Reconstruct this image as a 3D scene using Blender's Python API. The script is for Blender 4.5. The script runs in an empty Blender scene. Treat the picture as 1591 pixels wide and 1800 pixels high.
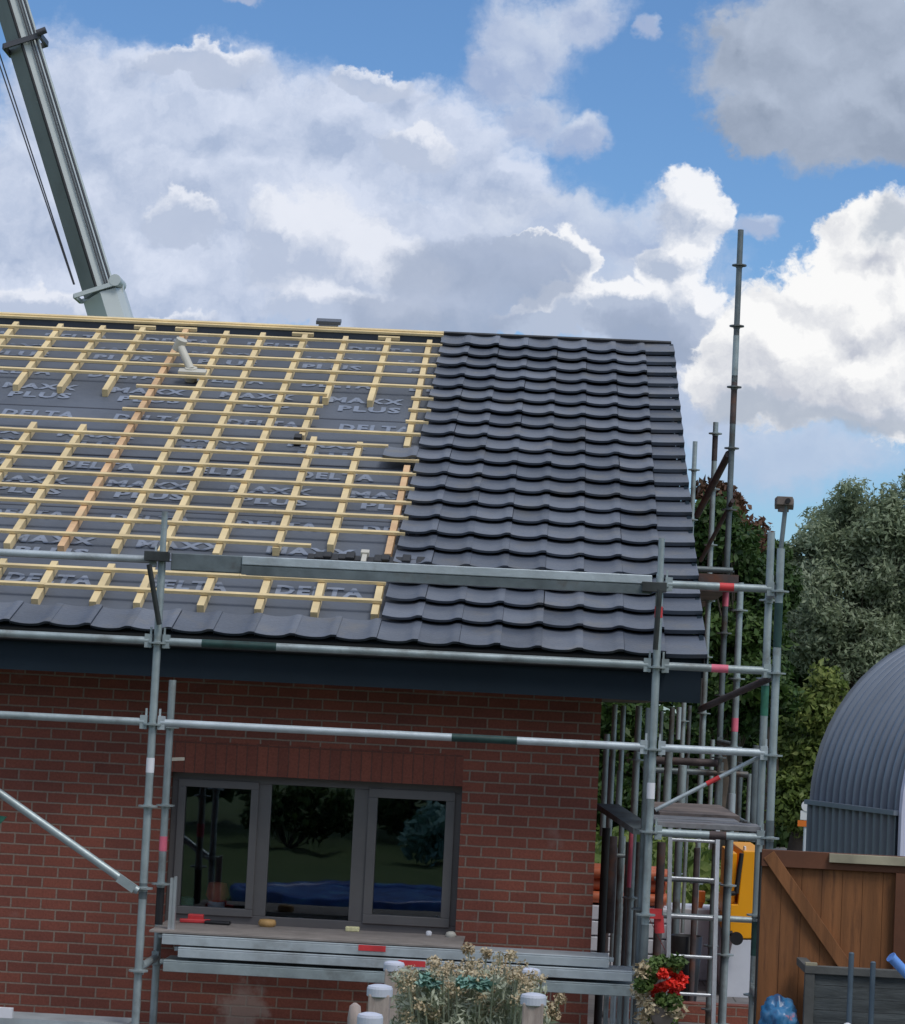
import bpy, bmesh, math, random
import numpy as np
from mathutils import Vector, Matrix

SC = bpy.context.scene
COL = SC.collection
rnd = random.Random(7)

# ------------------------------------------------------------------ camera
CAM = np.array([2.40664, -17.07222, 2.5154])
YAW, PITCH, ROLL, F = -0.04035, 0.07464, 0.04957, 4459.99574   # F in pixels of the 1591 px wide photo
def basis():
    cy, sy = math.cos(YAW), math.sin(YAW); cp, sp = math.cos(PITCH), math.sin(PITCH); cr, sr = math.cos(ROLL), math.sin(ROLL)
    f = np.array([sy*cp, cy*cp, sp]); r0 = np.array([cy, -sy, 0.0]); u0 = np.cross(r0, f)
    return r0*cr+u0*sr, -r0*sr+u0*cr, f
RR, UU, FF = basis()
def ray(x, y):
    d = FF*F + RR*(x-795.5) - UU*(y-900.0)
    return d/np.linalg.norm(d)
def at(x, y, Y):
    d = ray(x, y); t = (Y-CAM[1])/d[1]
    return CAM + d*t
cam = bpy.data.cameras.new('camera'); camo = bpy.data.objects.new('camera', cam); COL.objects.link(camo)
camo.matrix_world = Matrix(((RR[0], UU[0], -FF[0], CAM[0]), (RR[1], UU[1], -FF[1], CAM[1]), (RR[2], UU[2], -FF[2], CAM[2]), (0, 0, 0, 1)))
cam.sensor_fit = 'HORIZONTAL'; cam.sensor_width = 36; cam.lens = F/1591*36
cam.clip_start = 0.1; cam.clip_end = 3000
SC.camera = camo

# ------------------------------------------------------------------ light
SUN_EL, SUN_AZ = math.radians(57), math.radians(142)       # azimuth from +y, clockwise seen from above; negative = left
SC.view_settings.view_transform = 'Standard'; SC.view_settings.look = 'None'
SC.view_settings.exposure = 0.0; SC.view_settings.gamma = 1.0
sdir = Vector((math.sin(SUN_AZ)*math.cos(SUN_EL), math.cos(SUN_AZ)*math.cos(SUN_EL), math.sin(SUN_EL)))
sl_ = bpy.data.lights.new('sun', 'SUN'); sl_.energy = 1.7; sl_.angle = math.radians(20); sl_.color = (1.0, 0.95, 0.88)
suno = bpy.data.objects.new('sun', sl_); COL.objects.link(suno)
suno.rotation_euler = sdir.to_track_quat('Z', 'Y').to_euler(); suno.location = (20, -10, 30)

# ------------------------------------------------------------------ node helpers
class NT:
    def __init__(s, tree): s.t = tree; s.n = tree.nodes; s.l = tree.links
    def new(s, typ, **k):
        n = s.n.new(typ)
        for a, b in k.items(): setattr(n, a, b)
        return n
    def link(s, a, b): s.l.new(a, b)
    def setin(s, sock, v):
        if hasattr(v, 'is_output') or isinstance(v, bpy.types.NodeSocket): s.link(v, sock)
        else: sock.default_value = v
    def math(s, op, a, b=None, c=None, clamp=False):
        n = s.new('ShaderNodeMath', operation=op, use_clamp=clamp); s.setin(n.inputs[0], a)
        if b is not None: s.setin(n.inputs[1], b)
        if c is not None: s.setin(n.inputs[2], c)
        return n.outputs[0]
    def vec(s, x, y, z=0.0):
        n = s.new('ShaderNodeCombineXYZ')
        for i, v in enumerate((x, y, z)): s.setin(n.inputs[i], v)
        return n.outputs[0]
    def noise(s, vec, scale, detail=4, rough=.55, dist=0.0):
        n = s.new('ShaderNodeTexNoise'); s.setin(n.inputs['Vector'], vec); n.inputs['Scale'].default_value = scale
        n.inputs['Detail'].default_value = detail; n.inputs['Roughness'].default_value = rough; n.inputs['Distortion'].default_value = dist
        return n
    def ramp(s, fac, stops, interp='LINEAR'):
        n = s.new('ShaderNodeValToRGB'); s.setin(n.inputs[0], fac); e = n.color_ramp.elements; n.color_ramp.interpolation = interp
        while len(e) < len(stops): e.new(0.5)
        for i, (p, c) in enumerate(stops):
            e[i].position = p; e[i].color = (*c, 1) if len(c) == 3 else c
        return n.outputs[0]
    def mix(s, fac, a, b, bt='MIX'):
        n = s.new('ShaderNodeMix', data_type='RGBA', blend_type=bt); s.setin(n.inputs[0], fac)
        for sk, v in ((n.inputs[6], a), (n.inputs[7], b)):
            if isinstance(v, (tuple, list)): sk.default_value = (*v, 1) if len(v) == 3 else v
            else: s.link(v, sk)
        return n.outputs[2]
    def smooth(s, v, a, b):
        n = s.new('ShaderNodeMapRange', interpolation_type='SMOOTHSTEP'); s.setin(n.inputs[0], v)
        n.inputs[1].default_value = a; n.inputs[2].default_value = b
        return n.outputs[0]

# ------------------------------------------------------------------ sky with clouds (world space directions)
W = bpy.data.worlds.new('World'); SC.world = W; W.use_nodes = True
wn = NT(W.node_tree); wn.n.clear()
sky = wn.new('ShaderNodeTexSky'); sky.sky_type = 'NISHITA'; sky.sun_disc = False
sky.sun_elevation = SUN_EL; sky.sun_rotation = SUN_AZ % (2*math.pi); sky.altitude = 50; sky.air_density = 1.0; sky.dust_density = 0.6; sky.ozone_density = 2.0
tc = wn.new('ShaderNodeTexCoord'); sp = wn.new('ShaderNodeSeparateXYZ'); wn.link(tc.outputs['Generated'], sp.inputs[0])
dy = wn.math('MAXIMUM', sp.outputs[1], 0.08)
U_ = wn.math('MULTIPLY', wn.math('DIVIDE', sp.outputs[0], dy), 44.6)
V_ = wn.math('MULTIPLY', wn.math('DIVIDE', sp.outputs[2], dy), 44.6)
P0 = wn.vec(U_, V_, 0.0)
front = wn.smooth(sp.outputs[1], 0.1, 0.3)
def uv(x, y):
    d = ray(x, y); return d[0]/d[1]*44.6, d[2]/d[1]*44.6
# domain warp for curly edges
def vadd(a, b, op='ADD'):
    n = wn.new('ShaderNodeVectorMath', operation=op); wn.setin(n.inputs[0], a); wn.setin(n.inputs[1], b); return n.outputs[0]
def vscale(a, k):
    n = wn.new('ShaderNodeVectorMath', operation='SCALE'); wn.setin(n.inputs[0], a); n.inputs['Scale'].default_value = k; return n.outputs[0]
w1 = wn.noise(P0, 0.55, 5, .6).outputs['Color']; w1 = vscale(vadd(w1, (.5, .5, .5), 'SUBTRACT'), 1.5)
w2 = wn.noise(P0, 2.4, 5, .6).outputs['Color']; w2 = vscale(vadd(w2, (.5, .5, .5), 'SUBTRACT'), .42)
w3 = wn.noise(P0, 9.0, 4, .65).outputs['Color']; w3 = vscale(vadd(w3, (.5, .5, .5), 'SUBTRACT'), .11)
PW = vadd(vadd(vadd(P0, w1), w2), w3)                    # cumulus edges
PS = vadd(vadd(P0, vscale(w1, 1.3)), vadd(vscale(w2, .8), w3))                 # soft edges
SHIFT = (-0.20, -0.36, 0.0)                     # away from the sun
def field(P, blobs):
    out = None
    s_ = wn.new('ShaderNodeSeparateXYZ'); wn.setin(s_.inputs[0], P)
    for (cx, cy, rx, ry) in blobs:
        u, v = uv(cx, cy); rx /= 100.0; ry /= 100.0
        a = wn.math('MULTIPLY', wn.math('SUBTRACT', s_.outputs[0], u), 1/rx)
        b = wn.math('MULTIPLY', wn.math('SUBTRACT', s_.outputs[1], v), 1/ry)
        r2 = wn.math('ADD', wn.math('MULTIPLY', a, a), wn.math('MULTIPLY', b, b))
        f_ = wn.math('SUBTRACT', 1.0, wn.math('SQRT', r2))
        out = f_ if out is None else wn.math('SMOOTH_MAX', out, f_, 0.15)
    return out
puff = wn.noise(PW, 0.9, 7, .58).outputs[0]
puff2 = wn.noise(vadd(PW, SHIFT), 0.9, 7, .58).outputs[0]
relief = wn.math('MULTIPLY', wn.math('SUBTRACT', puff, puff2), 2.2)
wisp = wn.noise(PS, 3.2, 6, .68).outputs[0]
billow = wn.noise(P0, 0.38, 4, .5).outputs[0]
base = wn.new('ShaderNodeMix', data_type='RGBA'); base.inputs[0].default_value = 0.0
skyc = vscale(sky.outputs[0], 0.115)
cur = wn.mix(1.0, skyc, (0.64, 0.86, 1.08), 'MULTIPLY')
def layer(cur, blobs, edge, soft, lit, dark, gain=1.0, opac=1.0, bias=0.5, P=None, vgrad=0.0):
    P = P or PW
    f0 = field(P, blobs)
    f1 = wn.math('ADD', wn.math('ADD', f0, .17), wn.math('MULTIPLY', wn.math('SUBTRACT', puff, .5), soft))
    f1 = wn.math('ADD', f1, wn.math('MULTIPLY', wn.math('SUBTRACT', wisp, .5), .30))
    a = wn.smooth(f1, -.06, edge)
    a = wn.math('MULTIPLY', wn.math('MULTIPLY', a, opac), front)
    fs = field(vadd(P, SHIFT), blobs)
    sh = wn.math('MULTIPLY', wn.math('SUBTRACT', fs, f0), 1.4)     # positive toward the sun side
    sh = wn.math('ADD', wn.math('MULTIPLY', wn.math('ADD', sh, relief), gain), bias)
    sh = wn.math('ADD', sh, wn.math('MULTIPLY', wn.math('SUBTRACT', billow, .5), 0.9), clamp=True)
    c = wn.mix(sh, dark, lit)
    return wn.mix(a, cur, c)
L0 = [(300,420,500,190),(700,450,420,180),(1050,500,260,140),(1230,620,180,110),(1400,800,260,80)]
cur = layer(cur, L0, .9, .7, (.60,.67,.81), (.45,.53,.70), .4, .80, .5, PS)
L1 = [(160,230,200,170),(400,230,240,135),(600,250,210,115),(770,270,170,100),(330,360,300,150),(620,430,330,180),(880,340,120,80),(60,370,180,190),(80,540,240,110),(300,500,280,130),(420,150,110,56),(700,180,80,50),(230,130,120,60)]
cur = layer(cur, L1, .55, .60, (.68,.74,.88), (.42,.50,.67), .85, .94, .54, PS)
cur = layer(cur, [(930,80,110,100),(1030,40,80,66),(880,130,70,60),(1140,65,24,26),(425,5,40,18),(1000,240,70,40),(930,200,60,60)], .70, .8, (.66,.72,.84), (.40,.48,.67), .6, .85, .55, PS)
cur = layer(cur, [(1000,400,150,66),(1130,410,130,70),(900,440,150,80),(1330,390,54,30),(1150,560,170,110),(1260,660,100,140)], .6, .7, (.66,.72,.84), (.42,.50,.68), .6, .85, .5, PS)
cur = layer(cur, [(560,440,120,95),(490,420,60,66),(650,490,120,90),(320,390,60,36),(620,550,150,40),(350,120,110,30),(650,150,70,26),(730,260,70,36),(60,530,90,36),(250,560,120,24)], .26, .6, (.82,.85,.93), (.49,.56,.71), .9, .85, .6)
cur = layer(cur, [(1215,385,62,66),(1180,470,60,56),(940,436,90,20),(1010,460,34,50),(1220,540,66,62),(1090,540,110,44),(950,572,90,24),(1000,550,70,36)], .20, .6, (.93,.94,.97), (.46,.53,.67), 1.0, .95, .64)
cur = layer(cur, [(830,480,150,66),(930,500,90,56),(760,550,160,46),(1130,580,90,34),(1210,600,46,34)], .36, .5, (.42,.49,.64), (.32,.39,.53), .4, .85, .6)
cur = layer(cur, [(1500,580,190,120),(1400,640,150,100),(1560,450,110,90),(1350,620,100,80),(1490,670,240,70),(1600,560,120,200)], .13, .65, (.96,.96,.96), (.54,.57,.65), .9, 1.0, .78)
cur = layer(cur, [(1530,735,230,30),(1330,715,90,26),(1600,390,70,46)], .6, .6, (.50,.55,.66), (.42,.48,.58), .5, .8, .5, PS)
cur = layer(cur, [(1400,110,190,120),(1290,90,70,80),(1560,60,200,130),(1330,210,90,60),(1500,200,190,90),(1600,170,150,110)], .34, .30, (.47,.54,.67), (.27,.33,.44), .42, 1.0, .55, PS)
# generic broken cloud over the rest of the sky
g_ = wn.noise(tc.outputs['Generated'], 3.0, 6, .6).outputs[0]
ga = wn.math('MULTIPLY', wn.smooth(g_, .40, .56), wn.math('MAXIMUM', wn.smooth(sp.outputs[2], .42, .52), wn.math('SUBTRACT', 1.0, front)))
cur = wn.mix(ga, cur, (.66, .70, .76))
bg = wn.new('ShaderNodeBackground'); bg.inputs[1].default_value = 1.0; wn.link(cur, bg.inputs[0])
wo = wn.new('ShaderNodeOutputWorld'); wn.link(bg.outputs[0], wo.inputs[0])
W.cycles.sampling_method = 'MANUAL'; W.cycles.sample_map_resolution = 512

# ------------------------------------------------------------------ materials
def mat(name, base=(.5,.5,.5), rough=.6, metal=0.0, var=0.0, vscale_=3.0, bump=0.0, bscale=30.0, spec=.5, dirt=None, dscale=1.5, stretch=(1,1,1), trans=0.0):
    m = bpy.data.materials.new(name); m.use_nodes = True; t = NT(m.node_tree); t.n.clear()
    b = t.new('ShaderNodeBsdfPrincipled'); o = t.new('ShaderNodeOutputMaterial'); t.link(b.outputs[0], o.inputs[0])
    b.inputs['Roughness'].default_value = rough; b.inputs['Metallic'].default_value = metal; b.inputs['Specular IOR Level'].default_value = spec
    c = t.new('ShaderNodeTexCoord'); mp = t.new('ShaderNodeMapping'); mp.inputs['Scale'].default_value = stretch; t.link(c.outputs['Object'], mp.inputs[0]); v = mp.outputs[0]
    col = None
    if var > 0:
        n = t.noise(v, vscale_, 5, .6).outputs[0]
        lo = tuple(x*(1-var) for x in base); hi = tuple(min(1, x*(1+var)) for x in base)
        col = t.ramp(n, [(.3, lo), (.7, hi)])
    if dirt:
        n = t.noise(v, dscale, 6, .65).outputs[0]
        k = t.smooth(n, .5, .72)
        col = t.mix(k, col if col is not None else base, dirt)
    if col is not None: t.link(col, b.inputs['Base Color'])
    else: b.inputs['Base Color'].default_value = (*base, 1)
    if bump > 0:
        n = t.noise(v, bscale, 4, .6).outputs[0]
        bp = t.new('ShaderNodeBump'); bp.inputs['Strength'].default_value = bump; bp.inputs['Distance'].default_value = .01
        t.link(n, bp.inputs['Height']); t.link(bp.outputs[0], b.inputs['Normal'])
        rr = t.new('ShaderNodeMapRange'); t.link(n, rr.inputs[0]); rr.inputs[3].default_value = max(0, rough-.12); rr.inputs[4].default_value = min(1, rough+.12)
        t.link(rr.outputs[0], b.inputs['Roughness'])
    return m

def brick_mat(name, soldier=False):
    m = bpy.data.materials.new(name); m.use_nodes = True; t = NT(m.node_tree); t.n.clear()
    b = t.new('ShaderNodeBsdfPrincipled'); o = t.new('ShaderNodeOutputMaterial'); t.link(b.outputs[0], o.inputs[0]); b.inputs['Roughness'].default_value = .88
    c = t.new('ShaderNodeTexCoord'); s = t.new('ShaderNodeSeparateXYZ'); t.link(c.outputs['Object'], s.inputs[0])
    h = t.math('ADD', s.outputs[0], s.outputs[1])
    v = t.vec(s.outputs[2], h) if soldier else t.vec(h, s.outputs[2])
    wob = t.noise(c.outputs['Object'], 14, 3).outputs['Color']
    n = t.new('ShaderNodeVectorMath', operation='MULTIPLY_ADD'); t.link(wob, n.inputs[0]); n.inputs[1].default_value = (.007, .007, .007); t.link(v, n.inputs[2])
    br = t.new('ShaderNodeTexBrick'); t.link(n.outputs[0], br.inputs['Vector'])
    br.inputs['Scale'].default_value = 1.0; br.inputs['Mortar Size'].default_value = .0065 if not soldier else .004; br.inputs['Mortar Smooth'].default_value = .25; br.inputs['Bias'].default_value = -.1
    br.inputs['Brick Width'].default_value = .2025 if not soldier else .36; br.inputs['Row Height'].default_value = .0712 if not soldier else .0700
    br.offset = 0.5 if not soldier else 0.0
    br.inputs['Color1'].default_value = (.285, .088, .058, 1); br.inputs['Color2'].default_value = (.20, .064, .046, 1); br.inputs['Mortar'].default_value = (.30, .225, .18, 1) if not soldier else (.17, .075, .058, 1)
    big = t.noise(c.outputs['Object'], 1.3, 5, .6).outputs[0]
    col = t.mix(1.0, br.outputs['Color'], t.ramp(big, [(.3, (.78, .78, .8)), (.7, (1.12, 1.1, 1.08))]), 'MULTIPLY')
    fine = t.noise(c.outputs['Object'], 60, 4, .7).outputs[0]
    col = t.mix(1.0, col, t.ramp(fine, [(.3, (.78, .78, .78)), (.75, (1.2, 1.2, 1.2))]), 'MULTIPLY')
    if not soldier:   # lime bloom low on the wall
        q = t.new('ShaderNodeVectorMath', operation='DISTANCE'); t.link(c.outputs['Object'], q.inputs[0]); pc = at(425, 1772, 0); q.inputs[1].default_value = (pc[0], 0, pc[2])
        nn = t.noise(c.outputs['Object'], 9, 4).outputs[0]
        k = t.smooth(t.math('SUBTRACT', t.math('MULTIPLY', nn, .36), q.outputs['Value']), -.02, .09)
        col = t.mix(t.math('MULTIPLY', k, .6), col, (.42, .34, .30))
        sp_ = t.noise(c.outputs['Object'], 3.3, 3).outputs[0]
        col = t.mix(t.math('MULTIPLY', t.smooth(sp_, .63, .75), .22), col, (.42, .36, .33))
    t.link(col, b.inputs['Base Color'])
    bp = t.new('ShaderNodeBump'); bp.inputs['Strength'].default_value = 1.0; bp.inputs['Distance'].default_value = .009
    hh = t.math('SUBTRACT', t.math('MULTIPLY', fine, .35), br.outputs['Fac']); t.link(hh, bp.inputs['Height']); t.link(bp.outputs[0], b.inputs['Normal'])
    return m

M = {}
M['brick'] = brick_mat('brick'); M['soldier'] = brick_mat('soldier_brick', True)
M['tile'] = mat('roof_tile', (.105, .124, .162), .42, 0, .18, 2.2, .25, 45, .5, (.14, .145, .155), 3.5)
t_ = NT(M['tile'].node_tree); b_ = [n for n in t_.n if n.type == 'BSDF_PRINCIPLED'][0]; gg = t_.new('ShaderNodeNewGeometry')
src = b_.inputs['Base Color'].links[0].from_socket
t_.link(t_.mix(1.0, src, t_.ramp(gg.outputs['Random Per Island'], [(0, (.74, .75, .77)), (1, (1.26, 1.22, 1.18))]), 'MULTIPLY'), b_.inputs['Base Color'])
M['membrane'] = mat('membrane', (.100, .116, .146), .55, 0, .2, 1.2, .9, 3.2, .4)
M['membrane_dark'] = mat('membrane_seam', (.07, .078, .10), .6)
M['print'] = mat('print', (.215, .25, .32), .7, 0, .2, 12)
M['batten'] = mat('batten_wood', (.74, .585, .33), .75, 0, .18, 2.5, .2, 40, .3, (.70, .55, .33), 2.2, (1, 1, 1))
M['batten_old'] = mat('batten_orange_wood', (.68, .44, .25), .75, 0, .25, 2.5, .2, 40, .3, (.70, .52, .30), 2.6)
M['fascia'] = mat('fascia', (.010, .020, .031), .6, 0, .15, 1.5, .06, 8, .25)
M['black'] = mat('black_plastic', (.014, .014, .016), .5, 0, .3, 5)
M['soffit'] = mat('soffit', (.03, .035, .045), .6)
M['galv'] = mat('galvanised', (.35, .41, .42), .48, .45, .25, 4, .2, 25, .5, (.20, .215, .21), 3.0)
M['galv_light'] = mat('galvanised_bright', (.49, .55, .58), .45, .4, .18, 4, .2, 25, .5, (.34, .37, .38), 2.6)
M['galv_dark'] = mat('weathered_steel', (.16, .19, .20), .5, .5, .35, 4, .15, 25, .5, (.10, .07, .05), 3)
M['rust'] = mat('rusty_steel', (.095, .075, .075), .7, .3, .4, 6, .2, 25, .4, (.19, .08, .05), 4)
M['alu'] = mat('aluminium', (.70, .73, .76), .35, .8, .1, 4, .1, 25)
M['deckwood'] = mat('deck_plank', (.20, .165, .15), .8, 0, .3, 5, .2, 30, .3, (.10, .085, .08), 3)
M['deckgrey'] = mat('grey_deck_plank', (.25, .25, .26), .8, 0, .3, 5, .2, 30, .3, (.15, .12, .12), 3)
M['blacksteel'] = mat('blackened_steel', (.05, .055, .055), .45, .3, .4, 8)
M['frame'] = mat('window_frame', (.135, .13, .13), .5, 0, .1, 3, .05, 20)
M['sillstone'] = mat('sill_stone', (.25, .225, .21), .8, 0, .2, 6, .2, 40, .3)
M['red'] = mat('red_tape', (.60, .045, .05), .5, 0, .2, 9)
M['pink'] = mat('pink_tape', (.75, .16, .24), .5, 0, .15, 9)
M['green'] = mat('green_paint', (.03, .15, .10), .5, 0, .4, 14)
M['dkgreen'] = mat('dark_green_paint', (.015, .05, .045), .5, 0, .4, 14)
M['white'] = mat('white_sticker', (.75, .76, .80), .5, 0, .05, 9)
M['offwhite'] = mat('pale_plastic', (.55, .53, .46), .5, 0, .1, 6)
M['crane'] = mat('crane_paint', (.58, .63, .62), .4, .05, .08, 1.0, .05, 6, .5, (.48, .53, .52), 1.2)
M['crane_dark'] = mat('crane_steel', (.09, .09, .10), .45, .4, .2, 2)
M['gate'] = mat('stained_gate_wood', (.23, .095, .035), .7, 0, .35, 1.0, .25, 20, .4, (.14, .058, .024), 2.6, (9, 9, .8))
M['gate_dark'] = mat('stained_gate_frame', (.125, .045, .020), .65, 0, .2, 4, .15, 20)
M['pale_wood'] = mat('pale_strip', (.34, .31, .22), .75, 0, .25, 5, .1, 20)
M['grey_wood'] = mat('grey_wood', (.075, .085, .088), .85, 0, .45, 4, .4, 18, .3, (.05, .06, .065), 3, (1, 1, 6))
M['grey_frame'] = mat('grey_wood_frame', (.095, .098, .095), .85, 0, .3, 4, .3, 18, .3)
M['steelblue'] = mat('blue_grey_post', (.10, .14, .18), .5, .3, .2, 5)
M['bluetube'] = mat('blue_tube', (.16, .36, .85), .4, 0, .1, 5)
M['orange'] = mat('orange_plastic', (.80, .20, .03), .45, 0, .15, 5)
M['pipe'] = mat('pvc_pipe', (.55, .15, .07), .45, 0, .15, 5)
M['yellow'] = mat('yellow_paint', (.95, .40, .005), .45, 0, .08, 2, .05, 10, .5)
M['whitepaint'] = mat('white_paint', (.68, .72, .80), .45, 0, .08, 3, .05, 10, .5, (.5, .54, .6), 3)
M['tan'] = mat('tan', (.45, .27, .10), .6, 0, .3, 10)
M['sponge'] = mat('sponge', (.70, .66, .38), .9, 0, .2, 30)
M['terracotta'] = mat('red_pot', (.85, .20, .10), .6, 0, .15, 6)
M['postwood'] = mat('post_wood', (.42, .35, .32), .8, 0, .2, 8, .2, 30, .3, (.30, .24, .22), 5, (4, 4, 1))
M['postcap'] = mat('post_cap', (.55, .58, .68), .6, 0, .08, 8)
M['road'] = mat('road_concrete', (.42, .41, .42), .9, 0, .12, .8)
M['shed'] = mat('corrugated_steel', (.18, .21, .26), .42, .2, .12, 1.0, .05, 10, .5)
M['shedwhite'] = mat('white_end_panel', (.55, .56, .72), .6, 0, .08, 1)
M['trunk'] = mat('bark', (.09, .07, .055), .9, 0, .3, 4, .5, 20)
M['bagblue'] = None
M['crane_shade'] = mat('crane_flank_shade', (.20, .215, .215), .5, .1, .15, 1.5)  # shade on the boom's downward left flank, put into the colour
M['inside'] = mat('interior', (.10, .10, .10), .9, 0, .1, 1)
M['pooltop'] = mat('pool_water', (.06, .30, .42), .1, 0, .7, 3)
M['poolblue'] = mat('pool_blue', (.02, .08, .32), .4, 0, .6, 4, 0, 30, .5, (.10, .28, .40), 4)

def pavers():
    m = bpy.data.materials.new('pavers'); m.use_nodes = True; t = NT(m.node_tree); t.n.clear()
    b = t.new('ShaderNodeBsdfPrincipled'); o = t.new('ShaderNodeOutputMaterial'); t.link(b.outputs[0], o.inputs[0]); b.inputs['Roughness'].default_value = .9
    c = t.new('ShaderNodeTexCoord'); br = t.new('ShaderNodeTexBrick'); t.link(c.outputs['Object'], br.inputs['Vector']); br.inputs['Scale'].default_value = 1
    br.inputs['Brick Width'].default_value = .4; br.inputs['Row Height'].default_value = .4; br.inputs['Mortar Size'].default_value = .008
    br.inputs['Color1'].default_value = (.20, .195, .20, 1); br.inputs['Color2'].default_value = (.16, .155, .16, 1); br.inputs['Mortar'].default_value = (.08, .08, .075, 1)
    n = t.noise(c.outputs['Object'], 2, 6, .65).outputs[0]
    t.link(t.mix(1.0, br.outputs[0], t.ramp(n, [(.3, (.7, .7, .7)), (.7, (1.15, 1.13, 1.1))]), 'MULTIPLY'), b.inputs['Base Color'])
    return m
M['pavers'] = pavers()
def grass():
    m = bpy.data.materials.new('grass'); m.use_nodes = True; t = NT(m.node_tree); t.n.clear()
    b = t.new('ShaderNodeBsdfPrincipled'); o = t.new('ShaderNodeOutputMaterial'); t.link(b.outputs[0], o.inputs[0]); b.inputs['Roughness'].default_value = .95
    c = t.new('ShaderNodeTexCoord'); n = t.noise(c.outputs['Object'], .5, 8, .7).outputs[0]; n2 = t.noise(c.outputs['Object'], 14, 4, .7).outputs[0]
    col = t.mix(1.0, t.ramp(n, [(.3, (.055, .095, .022)), (.55, (.085, .13, .035)), (.75, (.15, .15, .07))]), t.ramp(n2, [(.3, (.6, .6, .6)), (.7, (1.3, 1.3, 1.3))]), 'MULTIPLY')
    t.link(col, b.inputs['Base Color']); return m
M['grass'] = grass()
def leafmat(name, a, b_, c_, scale=.6, trans=.25):
    m = bpy.data.materials.new(name); m.use_nodes = True; t = NT(m.node_tree); t.n.clear()
    b = t.new('ShaderNodeBsdfPrincipled'); o = t.new('ShaderNodeOutputMaterial'); b.inputs['Roughness'].default_value = .55; b.inputs['Specular IOR Level'].default_value = .35
    c = t.new('ShaderNodeTexCoord'); n = t.noise(c.outputs['Object'], scale, 3, .6).outputs[0]; n2 = t.noise(c.outputs['Object'], scale*9, 2, .6).outputs[0]
    col = t.ramp(t.math('ADD', t.math('MULTIPLY', n, .55), t.math('MULTIPLY', n2, .45)), [(.34, a), (.5, b_), (.66, c_)])
    t.link(col, b.inputs['Base Color'])
    tr = t.new('ShaderNodeBsdfTranslucent'); t.link(col, tr.inputs[0]); mx = t.new('ShaderNodeMixShader'); mx.inputs[0].default_value = trans
    t.link(b.outputs[0], mx.inputs[1]); t.link(tr.outputs[0], mx.inputs[2]); t.link(mx.outputs[0], o.inputs[0]); return m
M['leaf_dark'] = leafmat('leaf_dark', (.022, .048, .014), (.045, .092, .022), (.10, .16, .035))
M['leaf_willow'] = leafmat('leaf_willow', (.17, .22, .125), (.30, .36, .23), (.48, .53, .40), .6, .40)
M['leaf_bright'] = leafmat('leaf_bright', (.05, .09, .018), (.14, .20, .045), (.34, .38, .12), .9, .35)
M['leaf_copper'] = leafmat('leaf_copper', (.06, .045, .02), (.13, .065, .04), (.19, .10, .06))
M['leaf_plant'] = leafmat('leaf_plant', (.05, .09, .02), (.12, .19, .05), (.22, .28, .10), 9)
M['dry'] = leafmat('dry_heads', (.30, .21, .12), (.52, .42, .27), (.68, .60, .43), 14, .1)
M['sage'] = leafmat('sage_leaf', (.27, .30, .21), (.42, .45, .34), (.55, .57, .45), 14, .1)
M['teal'] = leafmat('teal_leaf', (.17, .33, .27), (.24, .42, .36), (.32, .50, .44), 14, .1)
M['petal'] = leafmat('red_petal', (.70, .012, .01), (.88, .035, .02), (.95, .10, .06), 25, .1)
def glass():
    m = bpy.data.materials.new('window_glass'); m.use_nodes = True; t = NT(m.node_tree); t.n.clear()
    o = t.new('ShaderNodeOutputMaterial'); g = t.new('ShaderNodeBsdfGlossy'); g.inputs['Roughness'].default_value = .01; g.inputs[0].default_value = (.85, .92, 1, 1)
    tr = t.new('ShaderNodeBsdfTransparent'); tr.inputs[0].default_value = (.85, .90, .92, 1)
    fr = t.new('ShaderNodeFresnel'); fr.inputs[0].default_value = 1.65
    tcg = t.new('ShaderNodeTexCoord'); ng = t.noise(tcg.outputs['Object'], 2.2, 2).outputs[0]; bg_ = t.new('ShaderNodeBump'); bg_.inputs['Strength'].default_value = .35; bg_.inputs['Distance'].default_value = .0018; t.link(ng, bg_.inputs['Height']); t.link(bg_.outputs[0], g.inputs['Normal'])
    mx = t.new('ShaderNodeMixShader'); t.link(t.math('MULTIPLY', fr.outputs[0], 1.15, clamp=True), mx.inputs[0]); t.link(tr.outputs[0], mx.inputs[1]); t.link(g.outputs[0], mx.inputs[2]); t.link(mx.outputs[0], o.inputs[0]); return m
M['glass'] = glass()
def bagmat():
    m = bpy.data.materials.new('blue_bag'); m.use_nodes = True; t = NT(m.node_tree); t.n.clear()
    b = t.new('ShaderNodeBsdfPrincipled'); o = t.new('ShaderNodeOutputMaterial'); t.link(b.outputs[0], o.inputs[0]); b.inputs['Roughness'].default_value = .35
    c = t.new('ShaderNodeTexCoord'); n = t.noise(c.outputs['Object'], 9, 3, .6).outputs[0]
    col = t.ramp(n, [(.32, (.02, .06, .16)), (.48, (.03, .17, .36)), (.60, (.08, .22, .40)), (.66, (.45, .20, .26)), (.74, (.45, .40, .25))]); t.link(col, b.inputs['Base Color']); return m
M['bagblue'] = bagmat()

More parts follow.
